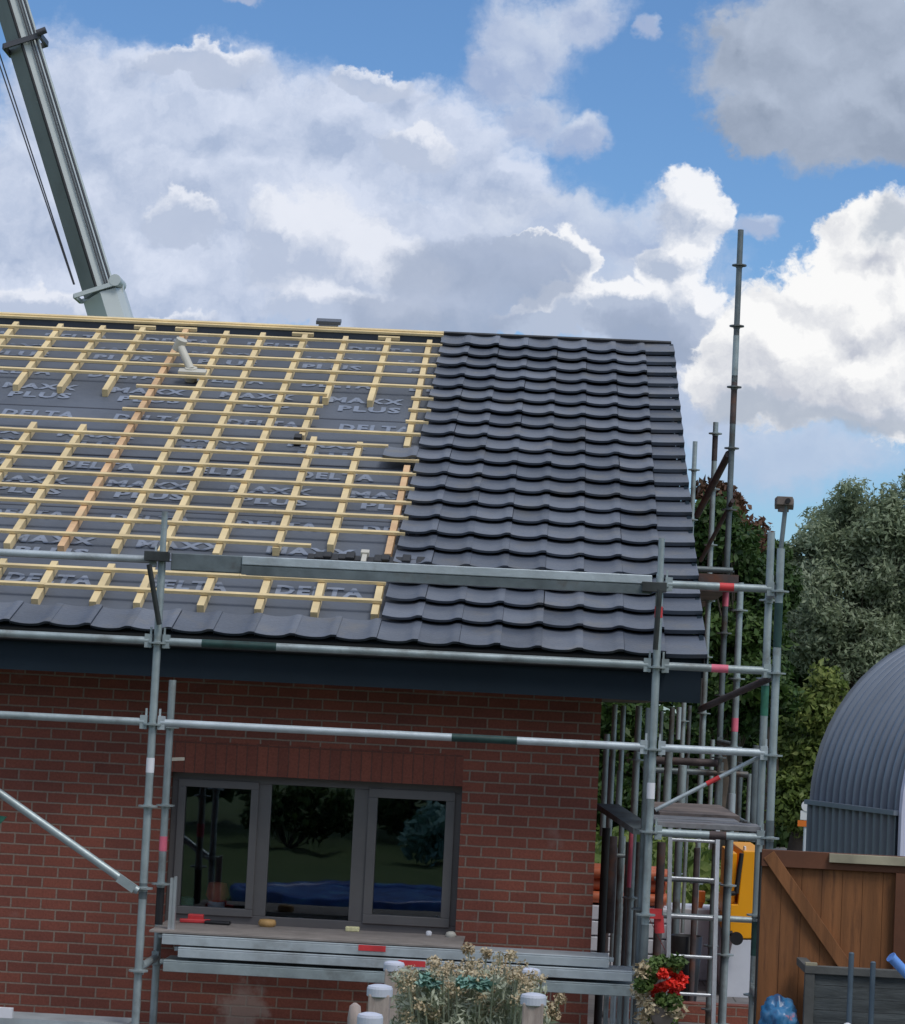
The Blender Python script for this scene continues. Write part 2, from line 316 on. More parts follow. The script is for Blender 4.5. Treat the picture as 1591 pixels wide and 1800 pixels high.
# ------------------------------------------------------------------ mesh helpers
class MB:
    def __init__(s): s.v = []; s.f = []; s.sm = []
    def add(s, vs, fs, smooth=False):
        k = len(s.v); s.v += [tuple(float(c) for c in v) for v in vs]; s.f += [tuple(i+k for i in f) for f in fs]; s.sm += [smooth]*len(fs)
        return s
    def box(s, a, b):
        x0, y0, z0 = [min(p, q) for p, q in zip(a, b)]; x1, y1, z1 = [max(p, q) for p, q in zip(a, b)]
        return s.add([(x0,y0,z0),(x1,y0,z0),(x1,y1,z0),(x0,y1,z0),(x0,y0,z1),(x1,y0,z1),(x1,y1,z1),(x0,y1,z1)],
                     [(0,3,2,1),(4,5,6,7),(0,1,5,4),(1,2,6,5),(2,3,7,6),(3,0,4,7)])
    def obox(s, c, ax, ay, az, h):       # oriented box: centre, three unit axes, half sizes
        c = np.array(c, float); A = [np.array(a, float) for a in (ax, ay, az)]
        vs = [c+A[0]*h[0]*i+A[1]*h[1]*j+A[2]*h[2]*k for k in (-1, 1) for j in (-1, 1) for i in (-1, 1)]
        return s.add(vs, [(0,2,3,1),(4,5,7,6),(0,1,5,4),(1,3,7,5),(3,2,6,7),(2,0,4,6)])
    def beam(s, p, q, w, h, up=(0, 0, 1)):
        p = np.array(p, float); q = np.array(q, float); d = q-p; L = np.linalg.norm(d); d /= L
        side = np.cross(d, up); side /= np.linalg.norm(side); u = np.cross(side, d)
        return s.obox((p+q)/2, d, side, u, (L/2, w/2, h/2))
    def tube(s, p, q, r, n=12, r2=None, cap=True):
        p = np.array(p, float); q = np.array(q, float); r2 = r if r2 is None else r2
        d = q-p; d /= np.linalg.norm(d); a = np.array([0, 0, 1.0]) if abs(d[2]) < .9 else np.array([1.0, 0, 0])
        e1 = np.cross(d, a); e1 /= np.linalg.norm(e1); e2 = np.cross(d, e1)
        ring = [math.cos(2*math.pi*i/n)*e1+math.sin(2*math.pi*i/n)*e2 for i in range(n)]
        s.add([p+c*r for c in ring]+[q+c*r2 for c in ring], [(i, (i+1) % n, n+(i+1) % n, n+i)[::-1] for i in range(n)], True)
        if cap: s.add([p+c*r for c in ring], [tuple(range(n))]); s.add([q+c*r2 for c in ring], [tuple(range(n))[::-1]])
        return s
    def path(s, pts, r, n=8):
        for a, b in zip(pts[:-1], pts[1:]): s.tube(a, b, r, n)
        return s
    def lathe(s, base, prof, n=16, jit=0.0, smooth=True):
        b = np.array(base, float); vs = []
        for r, z in prof:
            for i in range(n):
                a = 2*math.pi*i/n; k = 1+jit*(rnd.random()-.5); vs.append(b+np.array([r*k*math.cos(a), r*k*math.sin(a), z]))
        fs = [(j*n+i, j*n+(i+1) % n, (j+1)*n+(i+1) % n, (j+1)*n+i) for j in range(len(prof)-1) for i in range(n)]
        s.add(vs, fs, smooth); s.add(vs[:n], [tuple(range(n))[::-1]]); s.add(vs[-n:], [tuple(range(n))]); return s
    def build(s, name, m, parent=None, origin=None, bevel=0.0):
        me = bpy.data.meshes.new(name); o_ = np.array(origin if origin is not None else (0, 0, 0), float)
        me.from_pydata([tuple(np.array(v)-o_) for v in s.v], [], s.f); me.materials.append(m)
        me.polygons.foreach_set('use_smooth', s.sm); me.update()
        o = bpy.data.objects.new(name, me); COL.objects.link(o); o.location = tuple(o_)
        if parent is not None: o.parent = parent
        if bevel > 0:
            b = o.modifiers.new('bevel', 'BEVEL'); b.width = bevel; b.segments = 2; b.limit_method = 'ANGLE'
        return o
def tag(o, label=None, cat=None, group=None, kind=None):
    if label: o['label'] = label
    if cat: o['category'] = cat
    if group: o['group'] = group
    if kind: o['kind'] = kind
    return o
def thing(name, label, cat, group=None):
    return tag(bpy.data.objects.new(name, None), label, cat, group) if False else _thing(name, label, cat, group)
def _thing(name, label, cat, group):
    o = bpy.data.objects.new(name, None); COL.objects.link(o); o.empty_display_size = .2
    return tag(o, label, cat, group)
def struct(name, mb, m):
    return tag(mb.build(name, m), kind='structure')

# ------------------------------------------------------------------ ground
def sheet(x0, y0, x1, y1, z): return MB().add([(x0,y0,z),(x1,y0,z),(x1,y1,z),(x0,y1,z)], [(0,1,2,3)])
struct('ground', sheet(-500, -200, 500, 900, 0.0), M['grass'])
struct('terrace_paving', sheet(-9, -12, 7.5, 13.5, .006), M['pavers'])
struct('road', sheet(5.2, 28, 120, 33.0, .012), M['road'])
tag(MB().box((3.0, 3.95, 0.006), (4.6, 4.1, .16)).build('brick_kerb', M['brick']), 'low strip of red bricks on the paving behind the ladder', 'kerb')

# ------------------------------------------------------------------ house
YE, ZE, SL, G, TW, XR = -0.25254, 3.05621, 0.41508, 0.3377, 0.26731, 3.4319
cs, sn = math.cos(SL), math.sin(SL)
def rp(X, k, off=-0.045):       # point on the roof: batten number k counted down from the ridge, offset along the roof normal
    s = (21-k)*G
    return np.array([X, YE+s*cs-off*sn, ZE+s*sn+off*cs])
E1 = np.array([1.0, 0, 0]); E2 = np.array([0, cs, sn]); E3 = np.array([0, -sn, cs])
XL = -7.0
XW = 2.78                        # right gable wall
house = thing('brick_house', 'red brick bungalow whose half tiled roof shows bare battens on the left', 'house')
wx0, wx1, wz0, wz1, lz = -0.09, 1.875, .93, 1.955, 2.17
w = MB()
w.box((XL, 0, 0), (wx0, .3, 2.75)); w.box((wx1, 0, 0), (XW, .3, 2.75)); w.box((wx0, 0, 0), (wx1, .3, wz0-.03)); w.box((wx0, 0, lz), (wx1, .3, 2.75))
w.build('front_wall', M['brick'], house)
MB().box((wx0, -.002, wz1), (wx1, .3, lz)).build('lintel', M['soldier'], house)
MB().obox(rp((XL+1.28)/2, -.06, -.075), E1, E2, E3, ((1.28-XL)/2, .012, .055)).build('ridge_flap', M['membrane'], house)
yR = rp(0, 0)[1]; zR = rp(0, 0)[2]; YB = 2*yR
# gable walls (right: visible edge, left: closes the house), rear wall
for nm, x0, x1 in (('gable_wall', XW-.3, XW), ('gable_wall', XL, XL+.3)):
    a = .302; zz = lambda y: rp(0, 21)[2]+(y-rp(0, 21)[1])*sn/cs-.14
    prof = [(a, 0), (YB-.3, 0), (YB-.3, zz(a)), (yR, zz(yR)), (a, zz(a))]
    vs = [(x0, y, z) for y, z in prof]+[(x1, y, z) for y, z in prof]; n = len(prof)
    MB().add(vs, [tuple(range(n)), tuple(range(n, 2*n))[::-1]]+[(i, i+n, (i+1) % n+n, (i+1) % n) for i in range(n)]).build(nm, M['brick'], house)
MB().box((XL, YB-.3, 0), (XW, YB, 2.75)).build('rear_wall', M['brick'], house)
MB().box((XL+.3, 3.6, 0), (XW-.3, 3.7, 2.7)).box((XL+.3, .302, .02), (XW-.3, 3.6, .05)).box((XL+.3, .302, 2.6), (XW-.3, 3.6, 2.66)).build('room_lining', M['inside'], house)
# roof deck and membrane
def slab(k0, k1, x0, x1, o0, o1):
    m = MB(); P = [rp(x, k, o) for o in (o0, o1) for k in (k0, k1) for x in (x0, x1)]
    return m.add(P, [(0,1,3,2),(4,6,7,5),(0,4,5,1),(1,5,7,3),(3,7,6,2),(2,6,4,0)])
mem = slab(-.12, 21.75, XL, XR-.06, -.16, -.105)
memo = mem.build('roof_membrane', M['membrane'], house)
seams = MB()
for k in (3.3, 7.25, 10.9, 14.6, 18.3):
    s_ = slab(k, k+.06, XL, XR-.06, -.105, -.101); seams.add(s_.v, s_.f)
seams.build('membrane_seam', M['membrane_dark'], memo)
# back slope
ridge = rp(0, -.12)
bk = MB(); bk.add([(XL, ridge[1]+.02, ridge[2]-.10), (XR, ridge[1]+.02, ridge[2]-.10), (XR, YB+.6, 2.70), (XL, YB+.6, 2.70), (XL, ridge[1]+.02, ridge[2]-.02), (XR, ridge[1]+.02, ridge[2]-.02), (XR, YB+.6, 2.78), (XL, YB+.6, 2.78)],
                  [(0,1,2,3)[::-1], (4,5,6,7), (0,1,5,4), (1,2,6,5), (2,3,7,6), (3,0,4,7)]); bk.build('rear_roof_slope', M['tile'], house)
# lettering printed on the membrane
def letters(word, size, bold=.045):
    cu = bpy.data.curves.new('t', 'FONT'); cu.body = word; cu.size = size; cu.offset = bold*size; cu.space_character = 1.16; cu.resolution_u = 2
    o = bpy.data.objects.new('t', cu); COL.objects.link(o); bpy.context.view_layer.update()
    dg = bpy.context.evaluated_depsgraph_get(); me = o.evaluated_get(dg).to_mesh()
    vs = np.array([tuple(v.co) for v in me.vertices]); fs = [tuple(p.vertices) for p in me.polygons]
    o.evaluated_get(dg).to_mesh_clear(); bpy.data.objects.remove(o); bpy.data.curves.remove(cu)
    vs[:, 0] -= vs[:, 0].min(); return vs, fs
words = {w_: letters(w_, 1.0) for w_ in ('DELTA', 'MAXX', 'PLUS')}
pr = MB()
def stamp(word, X0, k, width, height, slant=0.0):
    if k < .6: return
    vs, fs = words[word]; sx = width/vs[:, 0].max(); hmax = vs[:, 1].max(); sy = height/hmax
    P = [rp(X0+v[0]*sx+slant*v[1]*sy, 0, 0) for v in vs]
    out = []
    for v in vs:
        out.append(rp(X0+v[0]*sx+slant*v[1]*sy, k-(v[1]*sy)/G, -.0985))
    pr.add(out, fs)
rows = [(19.3, -.43, 0), (15.45, .06, 1), (11.95, .38, 1), (8.2, .59, 1), (4.6, .15, 1), (1.2, .45, 1)]
for i, (kd, ph, more) in enumerate(rows):
    for j in range(-8, 4):
        X0 = ph+.94*j
        if X0 > 1.3: continue
        stamp('DELTA', X0, kd, .61, .17)
        if i < 6:
            stamp('MAXX', X0-.16, kd-2.32, .64, .15)
            if True: stamp('PLUS', X0-.06, kd-1.60, .53, .15)
pr.build('printed_lettering', M['print'], memo)
# battens and counter battens
XB = 1.33
def batten(k, x0, x1, old=False, jit=True):
    m = MB(); j = (rnd.random()-.5)*.03 if jit else 0; tilt = (rnd.random()-.5)*.02
    a = rp(x0, k+j, -.022); b = rp(x1, k+j+tilt, -.022); 
    m.beam(a, b, .038, .021, E3); return m.build('batten', M['batten_old'] if old else M['batten'], house)
ends = {0: 1.30, 1: 1.31, 2: 1.31, 3: 1.30, 4: 1.31, 5: 1.31, 9: 1.29, 10: 1.05, 11: 1.32, 12: 1.32, 13: 1.33, 14: 1.33, 15: 1.33, 16: 1.33, 17: .68, 19: 1.27, 20: 1.27}
for k, e in ends.items():
    cuts = [XL] + ([-3.4+rnd.random()*.5, .2+rnd.random()*.3] if k % 2 else [-1.2+rnd.random()*.4]) + [e]
    if k == 10: cuts = [XL, -2.0, e]
    for a, b in zip(cuts[:-1], cuts[1:]): batten(k, a, b-.002)
for k in (6, 7, 8):
    batten(k, -1.22, .42); batten(k, 1.14, 1.33)
batten(18.02, 1.2, 1.33)
def counter(X, k0, k1, old=False, wd=.048):
    m = MB(); m.beam(rp(X+(rnd.random()-.5)*.006, k1, -.071), rp(X+(rnd.random()-.5)*.02, k0, -.071), wd, .064, E3)
    return m.build('counter_batten', M['batten_old'] if old else M['batten'], house)
for X in (-6.6, -6.2, -5.8, -5.4, -5.03, -4.63, -4.24, -3.85, -3.46, -3.05, -2.664): counter(X, .3, 17.6)
for X, e in ((-2.25, 6.2), (-1.867, 6.2), (-1.475, 6.28)):
    counter(X, .3, e); counter(X-.01 if X < -2 else X, 9.2, 17.6)
counter(-1.09, .3, 17.6, True)
for X in (-.70, -.37, .02, ): counter(X, .3, 17.6)
counter(.41, .3, 6.15); counter(.79, .3, 6.2); counter(.322, 5.85, 9.3); counter(.425, 9.35, 17.1); counter(.81, 9.6, 16.75)
counter(1.19, .3, 9.75); counter(1.235, 11.2, 17.15, True)
for X, k0 in ((-6.2, 18.5), (-5.8, 18.5), (-5.4, 18.5), (-4.9, 18.5), (-4.4, 18.5), (-4.0, 18.5), (-3.6, 18.5), (-3.1, 18.5), (-2.6, 18.5), (-2.2, 18.5), (-1.75, 18.5), (-1.42, 18.5), (-1.06, 18.5), (-.668, 18.5), (-.371, 18.6), (.056, 18.5), (.446, 18.5), (.826, 18.5), (1.233, 18.5)):
    counter(X, k0, 20.62+(rnd.random()-.5)*.1)
for X in (-1.475, -1.09, .0, .80): # short noggins under the ridge batten
    MB().beam(rp(X-.1, .22, -.05), rp(X+.1, .22, -.05), .04, .03, E3).build('ridge_block', M['batten'], house)
MB().beam(rp(XL, -.13, -.02), rp(1.30, -.13, -.02), .05, .04, E3).build('ridge_batten', M['batten'], house)

# roof tiles: one mesh of many interlocking tiles
tl = MB()
def tprof(u):      # height over the width of one tile: dished pan, raised roll
    b = 0.0
    roll = math.exp(-abs((u-.90)/.115)**2.6)
    pan = .012*((u-.42)/.42)**2
    return .021*roll+min(pan, .016)*(1-roll)
NU = 15
def tile(X0, r, last=False, dz=0.0, width=TW):
    # r counts rows from the eave; bottom edge at s=(r-1)*G, runs up G+overlap
    kb = 21-(r-1); kt = kb-1.12
    if r == 0: kb = 22.22; kt = 20.9
    if r == 21: kt = -.28
    jx = (rnd.random()-.5)*.007; jk = (rnd.random()-.5)*.045; jz = (rnd.random()-.5)*.006+dz
    us = [i/(NU-1) for i in range(NU)]
    def P(u, t):
        h = tprof(u) if not last else .004+.010*u
        k = kb+(kt-kb)*t+jk
        lift = .036*(1-t)-.012*t
        droop = -.004*(1-t)**6*0
        return rp(X0+jx+u*width, k+.02*math.sin(u*math.pi)*(1-t), h+lift-.034+jz)
    rowsT = [0, .03, .5, 1]
    vs = [P(u, t) for t in rowsT for u in us]
    # front lip
    fr = [P(u, 0)-E3*(.032 if last else .021)+E2*.010 for u in us]
    k = len(vs)
    fs = [(j*NU+i, j*NU+i+1, (j+1)*NU+i+1, (j+1)*NU+i) for j in range(len(rowsT)-1) for i in range(NU-1)]
    tl.add(vs, fs, True)
    tl.add([P(u, 0) for u in us]+fr, [(NU+i, NU+i+1, i+1, i) for i in range(NU-1)])
    # underside near the lip
    und = [P(u, .6)-E3*.012 for u in us]
    tl.add(fr+und, [(i, NU+i, NU+i+1, i+1)[::-1] for i in range(NU-1)])
    # sides
    for u, fl in ((0, 0), (1, 1)):
        a = [P(u, t) for t in rowsT]; dp = .026 if not (last and u == 1) else .12
        b = [p-E3*dp for p in a]; n = len(a)
        q = [(i, i+1, n+i+1, n+i) for i in range(n-1)]
        if fl: q = [x[::-1] for x in q]
        tl.add(a+b, q)
x8 = XR-8*TW
for r in range(22):
    for c in range(8):
        tile(x8+c*TW, r, last=(c == 7))
x = x8-TW; n_ = 0
while x > XL:
    tile(x, 0); x -= TW; n_ += 1
tile(x8-TW, 11)
tl.build('roof_tiles', M['tile'], house)
# ridge capping board under the top tiles, barge board, fascia, gutter, soffits
MB().beam(rp(1.28, -.30, -.06), rp(XR-.02, -.30, -.06), .05, .09, E3).build('ridge_board', M['black'], house)
MB().beam(rp(XR-.022, 21.7, -.125), rp(XR-.022, -.1, -.125), .03, .21, E3).build('barge_board', M['fascia'], house)
MB().box((XL, -.56, 2.585), (XR-.03, -.52, 2.90)).build('fascia', M['fascia'], house)
MB().box((XL, -.52, 2.60), (XR-.05, 0.0, 2.625)).box((XW, 0.0, 2.60), (XR-.05, YB, 2.625)).build('soffit', M['soffit'], house)
g = MB()
prof = [(-.565, .0), (-.565, -.075), (-.60, -.095), (-.645, -.085), (-.66, -.01), (-.652, -.01), (-.64, -.078), (-.60, -.087), (-.573, -.068), (-.573, 0)]
gz = 2.868; vs = [(XL, y, gz+z) for y, z in prof]+[(XR-.25, y, gz+z) for y, z in prof]; n = len(prof)
g.add(vs, [(i, (i+1) % n, n+(i+1) % n, n+i) for i in range(n)]+[tuple(range(n)), tuple(range(n, 2*n))[::-1]])
g.build('gutter', M['black'], house)
# window
win = _thing('window', None, None, None); win.parent = house
yf = .10
fo = MB(); ft = .055
def fbox(x0, z0, x1, z1, y0=yf, y1=yf+.07): return ((x0, y0, z0), (x1, y1, z1))
fo.box(*fbox(wx0, wz1-.055, wx1, wz1-.001)); fo.box(*fbox(wx0, wz0-.03, wx1, wz0+.085)); fo.box(*fbox(wx0+.001, wz0+.085, wx0+.05, wz1-.055)); fo.box(*fbox(wx1-.05, wz0+.085, wx1-.001, wz1-.055))
def wx(px): return at(px, 1500, yf)[0]
def wz(py, px=550): return at(px, py, yf)[2]
m1a, m1b, m2a, m2b = wx(447), wx(472), wx(618), wx(646)
fo.box(*fbox(m1a, wz0+.085, m1b, wz1-.055)); fo.box(*fbox(m2a, wz0+.085, m2b, wz1-.055))
fo.build('window_frame', M['frame'], house, bevel=.004)
def sash(x0, x1, z0, z1, wd, name='sash'):
    m = MB(); y0, y1 = yf-.018, yf+.05
    m.box((x0, y0, z0), (x1, y1, z0+wd)); m.box((x0, y0, z1-wd), (x1, y1, z1)); m.box((x0, y0, z0+wd), (x0+wd, y1, z1-wd)); m.box((x1-wd, y0, z0+wd), (x1, y1, z1-wd))
    o = m.build(name, M['frame'], house, bevel=.004)
    MB().box((x0+wd-.003, yf+.012, z0+wd-.003), (x1-wd+.003, yf+.022, z1-wd+.003)).build('pane', M['glass'], o)
bpy.data.objects.remove(win)
zb, zt = wz0+.075, wz1-.045
sash(wx0+.045, m1a+.01, zb, zt, .052); sash(m2b-.01, wx1-.045, zb, zt, .062)
MB().box((m1b-.003, yf+.012, zb+.005), (m2a+.003, yf+.022, zt-.005)).build('pane', M['glass'], house)
MB().box((-.10, -.14, wz0-.075), (1.93, .099, wz0-.032)).build('window_sill', M['sillstone'], house, bevel=.004)
MB().box((wx0+.02, .172, wz0-.02), (wx1-.02, .5, wz0+.085)).build('inner_sill', M['sillstone'], house)
# roof vent pipe
v = MB(); a = rp(-.80, 5.0, -.09); b = a+np.array([-.02, .05, .03]);
VT = rp(-.952, 3.95, .16)
v.tube(rp(-.82, 4.6, -.1), rp(-.82, 4.6, .02), .055, 14); v.tube(rp(-.82, 4.6, .0), VT, .036, 12); v.tube(VT-E3*.05-E1*.02, VT+E3*.05+E1*.02, .052, 12)
v.obox(rp(-.80, 4.75, .0), E1, E2, E3, (.12, .05, .012)); v.build('roof_vent', M['offwhite'], house)
print('house done')

# loose things on the roof
o = MB().obox(rp(.22, -.35, .03), E1, E2, E3, (.115, .05, .018)).obox(rp(.22, -.3, .0), E1, E2, E3, (.09, .04, .012)).build('ridge_tile', M['tile'], bevel=.004); tag(o, 'small dark tile piece sitting on the ridge batten', 'roof tile')
o = MB().obox(rp(.30, 9.45, -.06), E1, E2, E3, (.03, .05, .035)).build('timber_block', M['black'], bevel=.004); tag(o, 'little black block on the membrane below the lone counter batten', 'block')
m_ = MB()
for i in range(7):
    m_.obox(rp(.70+i*.055, 17.45+.02*(i % 2), -.06+.01*(i % 3)), E1, E2, E3, (.032, .05+.01*(i % 2), .018+.006*(i % 2)))
tag(m_.build('flashing_roll', M['black'], bevel=.008), 'crumpled black flashing roll left of the cream clip', 'flashing', 'black flashing pieces lying on the lower roof')
m_ = MB()
for i in range(8):
    m_.obox(rp(1.13+i*.05, 17.75+.02*(i % 2), -.03+.012*(i % 3)), E1, E2, E3, (.030, .05+.015*(i % 2), .02+.006*(i % 2)))
tag(m_.build('flashing_roll', M['black'], bevel=.008), 'crumpled black flashing roll lying against the first tiles right of the cream clip', 'flashing', 'black flashing pieces lying on the lower roof')
tag(MB().obox(rp(1.08, 17.5, -.0), E1, E2, E3, (.03, .03, .02)).obox(rp(1.08, 17.8, -.01), E1, E2, E3, (.018, .07, .018)).build('plastic_clip', M['offwhite'], bevel=.004), 'cream plastic clip between the two black flashing rolls', 'clip')

# ------------------------------------------------------------------ scaffolds
ZA = 2.78712; TR = .02415
def band(parent, p, q, r, m, name='tape_band'):
    return MB().tube(p, q, r, 14).build(name, m, parent)
def standard(sc, X, Y, z0, z1, zr, m=None, r=TR, rmax=None, leanx=0.0, name='standard', spigot=0.0, bands=()):
    m = m or M['galv']; mb = MB(); L = lambda z: X+leanx*(z-z0)
    mb.tube((L(z0), Y, z0), (L(z1), Y, z1), r, 14)
    if spigot: mb.tube((L(z1), Y, z1-.05), (L(z1), Y, z1+spigot), r*.79, 12)
    o = mb.build(name, m, sc)
    z = zr
    while z > z0+.05: z -= .5
    z += .5; first = None
    while z < (rmax or z1-.02):
        if first is None or first.data.materials[0] != m:
            first = MB().tube((0, 0, -.005), (0, 0, .005), .060, 16).tube((0, 0, -.02), (0, 0, .012), r*1.18, 14).build('rosette', m, o); ro = first
        else:
            ro = first.copy(); COL.objects.link(ro)
        ro.location = (L(z), Y, z); z += .5
    for (za, zb_, bm) in bands: band(o, (L(za), Y, za), (L(zb_), Y, zb_), r*1.05, bm)
    return o
def zpx(px, py, Y): return at(px, py, Y)[2]
def ledger(sc, p, q, m=None, r=TR, heads=True, name='ledger', bands=()):
    m = m or M['galv']; p = np.array(p, float); q = np.array(q, float); d = (q-p)/np.linalg.norm(q-p)
    a, b = (p+d*.05, q-d*.05) if heads else (p, q)
    h = MB().tube(a, b, r, 14)
    if heads:
        for c, s_ in ((p, 1), (q, -1)):
            h.obox(c+d*s_*.055, d, np.cross((0, 0, 1), d), (0, 0, 1), (.022, .022, .042)); h.obox(c+d*s_*.042+np.array([0, 0, .02]), d, np.cross((0, 0, 1), d), (0, 0, 1), (.006, .005, .065))
    o = h.build(name, m, sc)
    for (t0, t1, bm) in bands: band(o, p+(q-p)*t0, p+(q-p)*t1, r*1.05, bm)
    return o
fs_ = thing('front_scaffold', 'galvanised tube scaffold standing along the front wall and eave', 'scaffold')
Yo, Yi = -1.5, -.77; XA, XBt, XC = 0.0, 3.07, 3.80
g0 = 0.03
zz_ = lambda px, py: zpx(px, py, Yo)
standard(fs_, XA, Yo, g0, 3.30, ZA, spigot=.30, bands=[(zz_(262, 1358), zz_(263, 1332), M['white']), (zz_(247, 1580), zz_(248, 1552), M['galv_dark'])], m=M['galv'])
standard(fs_, XBt, Yo, g0, 3.36, ZA, spigot=.22, bands=[(zz_(1143, 1404), zz_(1144, 1376), M['white']), (zz_(1157, 1086), zz_(1157, 1066), M['red']), (zz_(1120, 1700), zz_(1127, 1625), M['galv_dark'])])
standard(fs_, XC, Yo, g0, 3.55, ZA, bands=[(zz_(1365, 1138), zz_(1368, 1060), M['dkgreen']), (zz_(1350, 1500), zz_(1352, 1442), M['galv_dark'])])
standard(fs_, XA, Yi, g0, 2.567, 1.763, bands=[(zpx(286, 1496, Yi), zpx(286, 1470, Yi), M['pink']), (zpx(280, 1625, Yi), zpx(281, 1560, Yi), M['black'])])
standard(fs_, XBt, Yi, g0, 2.54, 1.763, m=M['galv_dark'])
standard(fs_, XC, Yi, g0, 3.70, 1.763, m=M['galv'], bands=[(zpx(1330, 1680, Yi), zpx(1331, 1620, Yi), M['dkgreen']), (zpx(1339, 1258, Yi), zpx(1341, 1205, Yi), M['green'])])
standard(fs_, -3.07, Yo, g0, 3.6, ZA); standard(fs_, -3.07, Yi, g0, 2.55, ZA)
e = .012
ledger(fs_, (-3.07, Yo, ZA+.5+e), (XA, Yo, ZA+.5+e), M['galv_light']); ledger(fs_, (-3.07, Yo, ZA+e), (XA, Yo, ZA+e)); ledger(fs_, (-3.07, Yo, ZA-.5+e), (XA, Yo, ZA-.5+e))
ledger(fs_, (XA, Yo, ZA+e), (XBt, Yo, ZA+e), bands=[(.09+0, .24, M['dkgreen'])]); ledger(fs_, (XA, Yo, ZA-.5+e), (XBt, Yo, ZA-.5+e), M['galv_light'], bands=[(.60, .73, M['dkgreen'])])
ledger(fs_, (XBt, Yo, ZA+.5+e), (XC, Yo, ZA+.5+e), bands=[(.50, .62, M['red'])]); ledger(fs_, (XBt, Yo, ZA+e), (XC, Yo, ZA+e), bands=[(.46, .60, M['pink'])]); ledger(fs_, (XBt, Yo, ZA-.5+e), (XC, Yo, ZA-.5+e), M['galv_light'])
# board fixed along the top as guard, two lengths
MB().box((.06, Yo-.03, ZA+.452), (.50, Yo+.03, ZA+.56)).build('guard_board', M['galv_dark'], fs_, bevel=.006)
gb = MB(); gb.box((.50, Yo-.045, ZA+.505), (3.02, Yo+.25, ZA+.560)); gb.box((.50, Yo-.03, ZA+.452), (3.02, Yo+.2, ZA+.505)); gb.build('guard_board', M['galv_light'], fs_, bevel=.005)
gb = MB(); gb.box((.50, Yo-.047, ZA+.445), (3.02, Yo-.028, ZA+.500)); gb.build('guard_board_lip', M['galv_dark'], fs_)
# folded dark stays below the top couplers
for Xs, px0, px1, y1 in ((XA, 262, 280, 1098), (XBt, 1160, 1152, 1142)):
    a = at(px0, 992 if Xs == XA else 1036, Yo-.09); b = at(px1, y1, Yo-.05)
    MB().tube(a, b, .017, 10).obox(at(px0+14 if Xs == XA else px0-10, 978 if Xs == XA else 1032, Yo-.06), E1, (0, 1, 0), (0, 0, 1), (.075, .035, .030)).build('swivel_coupler', M['blacksteel'], fs_, bevel=.003)
# diagonal braces
b1 = MB(); pa = at(243, 1566, Yo-.06); pb = at(-60, 1352, Yo-.06); b1.tube(pb, pa, TR, 14); b1.obox(at(222, 1553, Yo-.075), (pa-pb)/np.linalg.norm(pa-pb), (0, 1, 0), np.cross((pa-pb)/np.linalg.norm(pa-pb), (0, 1, 0)), (.06, .01, .026)); b1.build('brace', M['galv'], fs_)
pa = at(1152, 1424, Yo+.05); pb = at(1340, 1328, Yo+.05); o = MB().tube(pa, pb, .013, 12).build('brace', M['galv_light'], fs_); band(o, pa+(pb-pa)*.48, pa+(pb-pa)*.60, .0155, M['red'])
pa = at(1232, 1246, -.4); pb = at(1352, 1193, -1.3); MB().tube(pa, pb, .022, 12).build('brace', M['rust'], fs_)
# transoms, lift decks
for X in (XA, XBt, XC): 
    ledger(fs_, (X, Yo, .80), (X, Yi, .80), M['galv'], name='transom')
ledger(fs_, (XC, Yo, ZA+.5), (XC, Yi, ZA+.5), name='transom'); ledger(fs_, (XC, Yo, ZA), (XC, Yi, ZA), name='transom'); ledger(fs_, (XC, Yo, ZA-.5), (XC, Yi, ZA-.5), name='transom')
ledger(fs_, (XBt, Yo, ZA-1), (XC, Yo, ZA-1), M['galv'], name='transom', bands=[(.5, .64, M['rust'])]); ledger(fs_, (XC, Yo, ZA-1), (XC, Yi, ZA-1), name='transom')
dk = MB(); dk.box((XBt+.05, Yo+.04, ZA-1+.03), (XC-.05, Yo+.20, ZA-1+.064)); dk.box((XBt+.05, Yo+.215, ZA-1+.03), (XC-.05, Yo+.37, ZA-1+.066)); dk.box((XBt+.05, Yo+.39, ZA-1+.03), (XC-.12, Yo+.60, ZA-1+.060)); dk.box((XBt+.05, Yo+.62, ZA-1+.03), (XC-.14, Yi+.30, ZA-1+.065)); dk.build('deck', M['deckgrey'], fs_, bevel=.004)
def steel_deck(px0, py0, px1, py1, Y0, Y1, th, m=M['galv_light']):
    a = at(px0, py0, Y0); b = at(px1, py1, Y0); zc = (a[2]+b[2])/2
    mb = MB(); x0, x1 = a[0], b[0]; zt_ = zc; zb_ = zc-th
    # U profile: top sheet, two lips, turned-in flange, end hooks
    mb.box((x0, Y0, zt_-.012), (x1, Y1, zt_)); mb.box((x0, Y0, zb_), (x1, Y0+.012, zt_-.012)); mb.box((x0, Y1-.012, zb_), (x1, Y1, zt_-.012)); mb.box((x0, Y0+.012, zb_), (x1, Y0+.05, zb_+.006))
    mb.box((x0-.03, Y0+.05, zt_-.03), (x0, Y0+.10, zt_-.005)); mb.box((x1, Y0+.05, zt_-.03), (x1+.03, Y0+.10, zt_-.005))
    return mb.build('steel_deck', m, fs_, bevel=.004)
d1 = steel_deck(285, 1643, 1071, 1682, -1.14, -.84, .064); d2 = steel_deck(313, 1667, 1112, 1705, -1.15, -.85, .064); d3 = steel_deck(287, 1690, 1118, 1729, -1.14, -.84, .072, M['galv'])
pz = at(550, 1655, -1.135)[2]+.003
MB().box((at(262, 1640, -1.135)[0], -1.135, pz), (at(812, 1650, -1.135)[0], -.40, pz+.014)).build('plywood_board', M['sillstone'], fs_, bevel=.002)
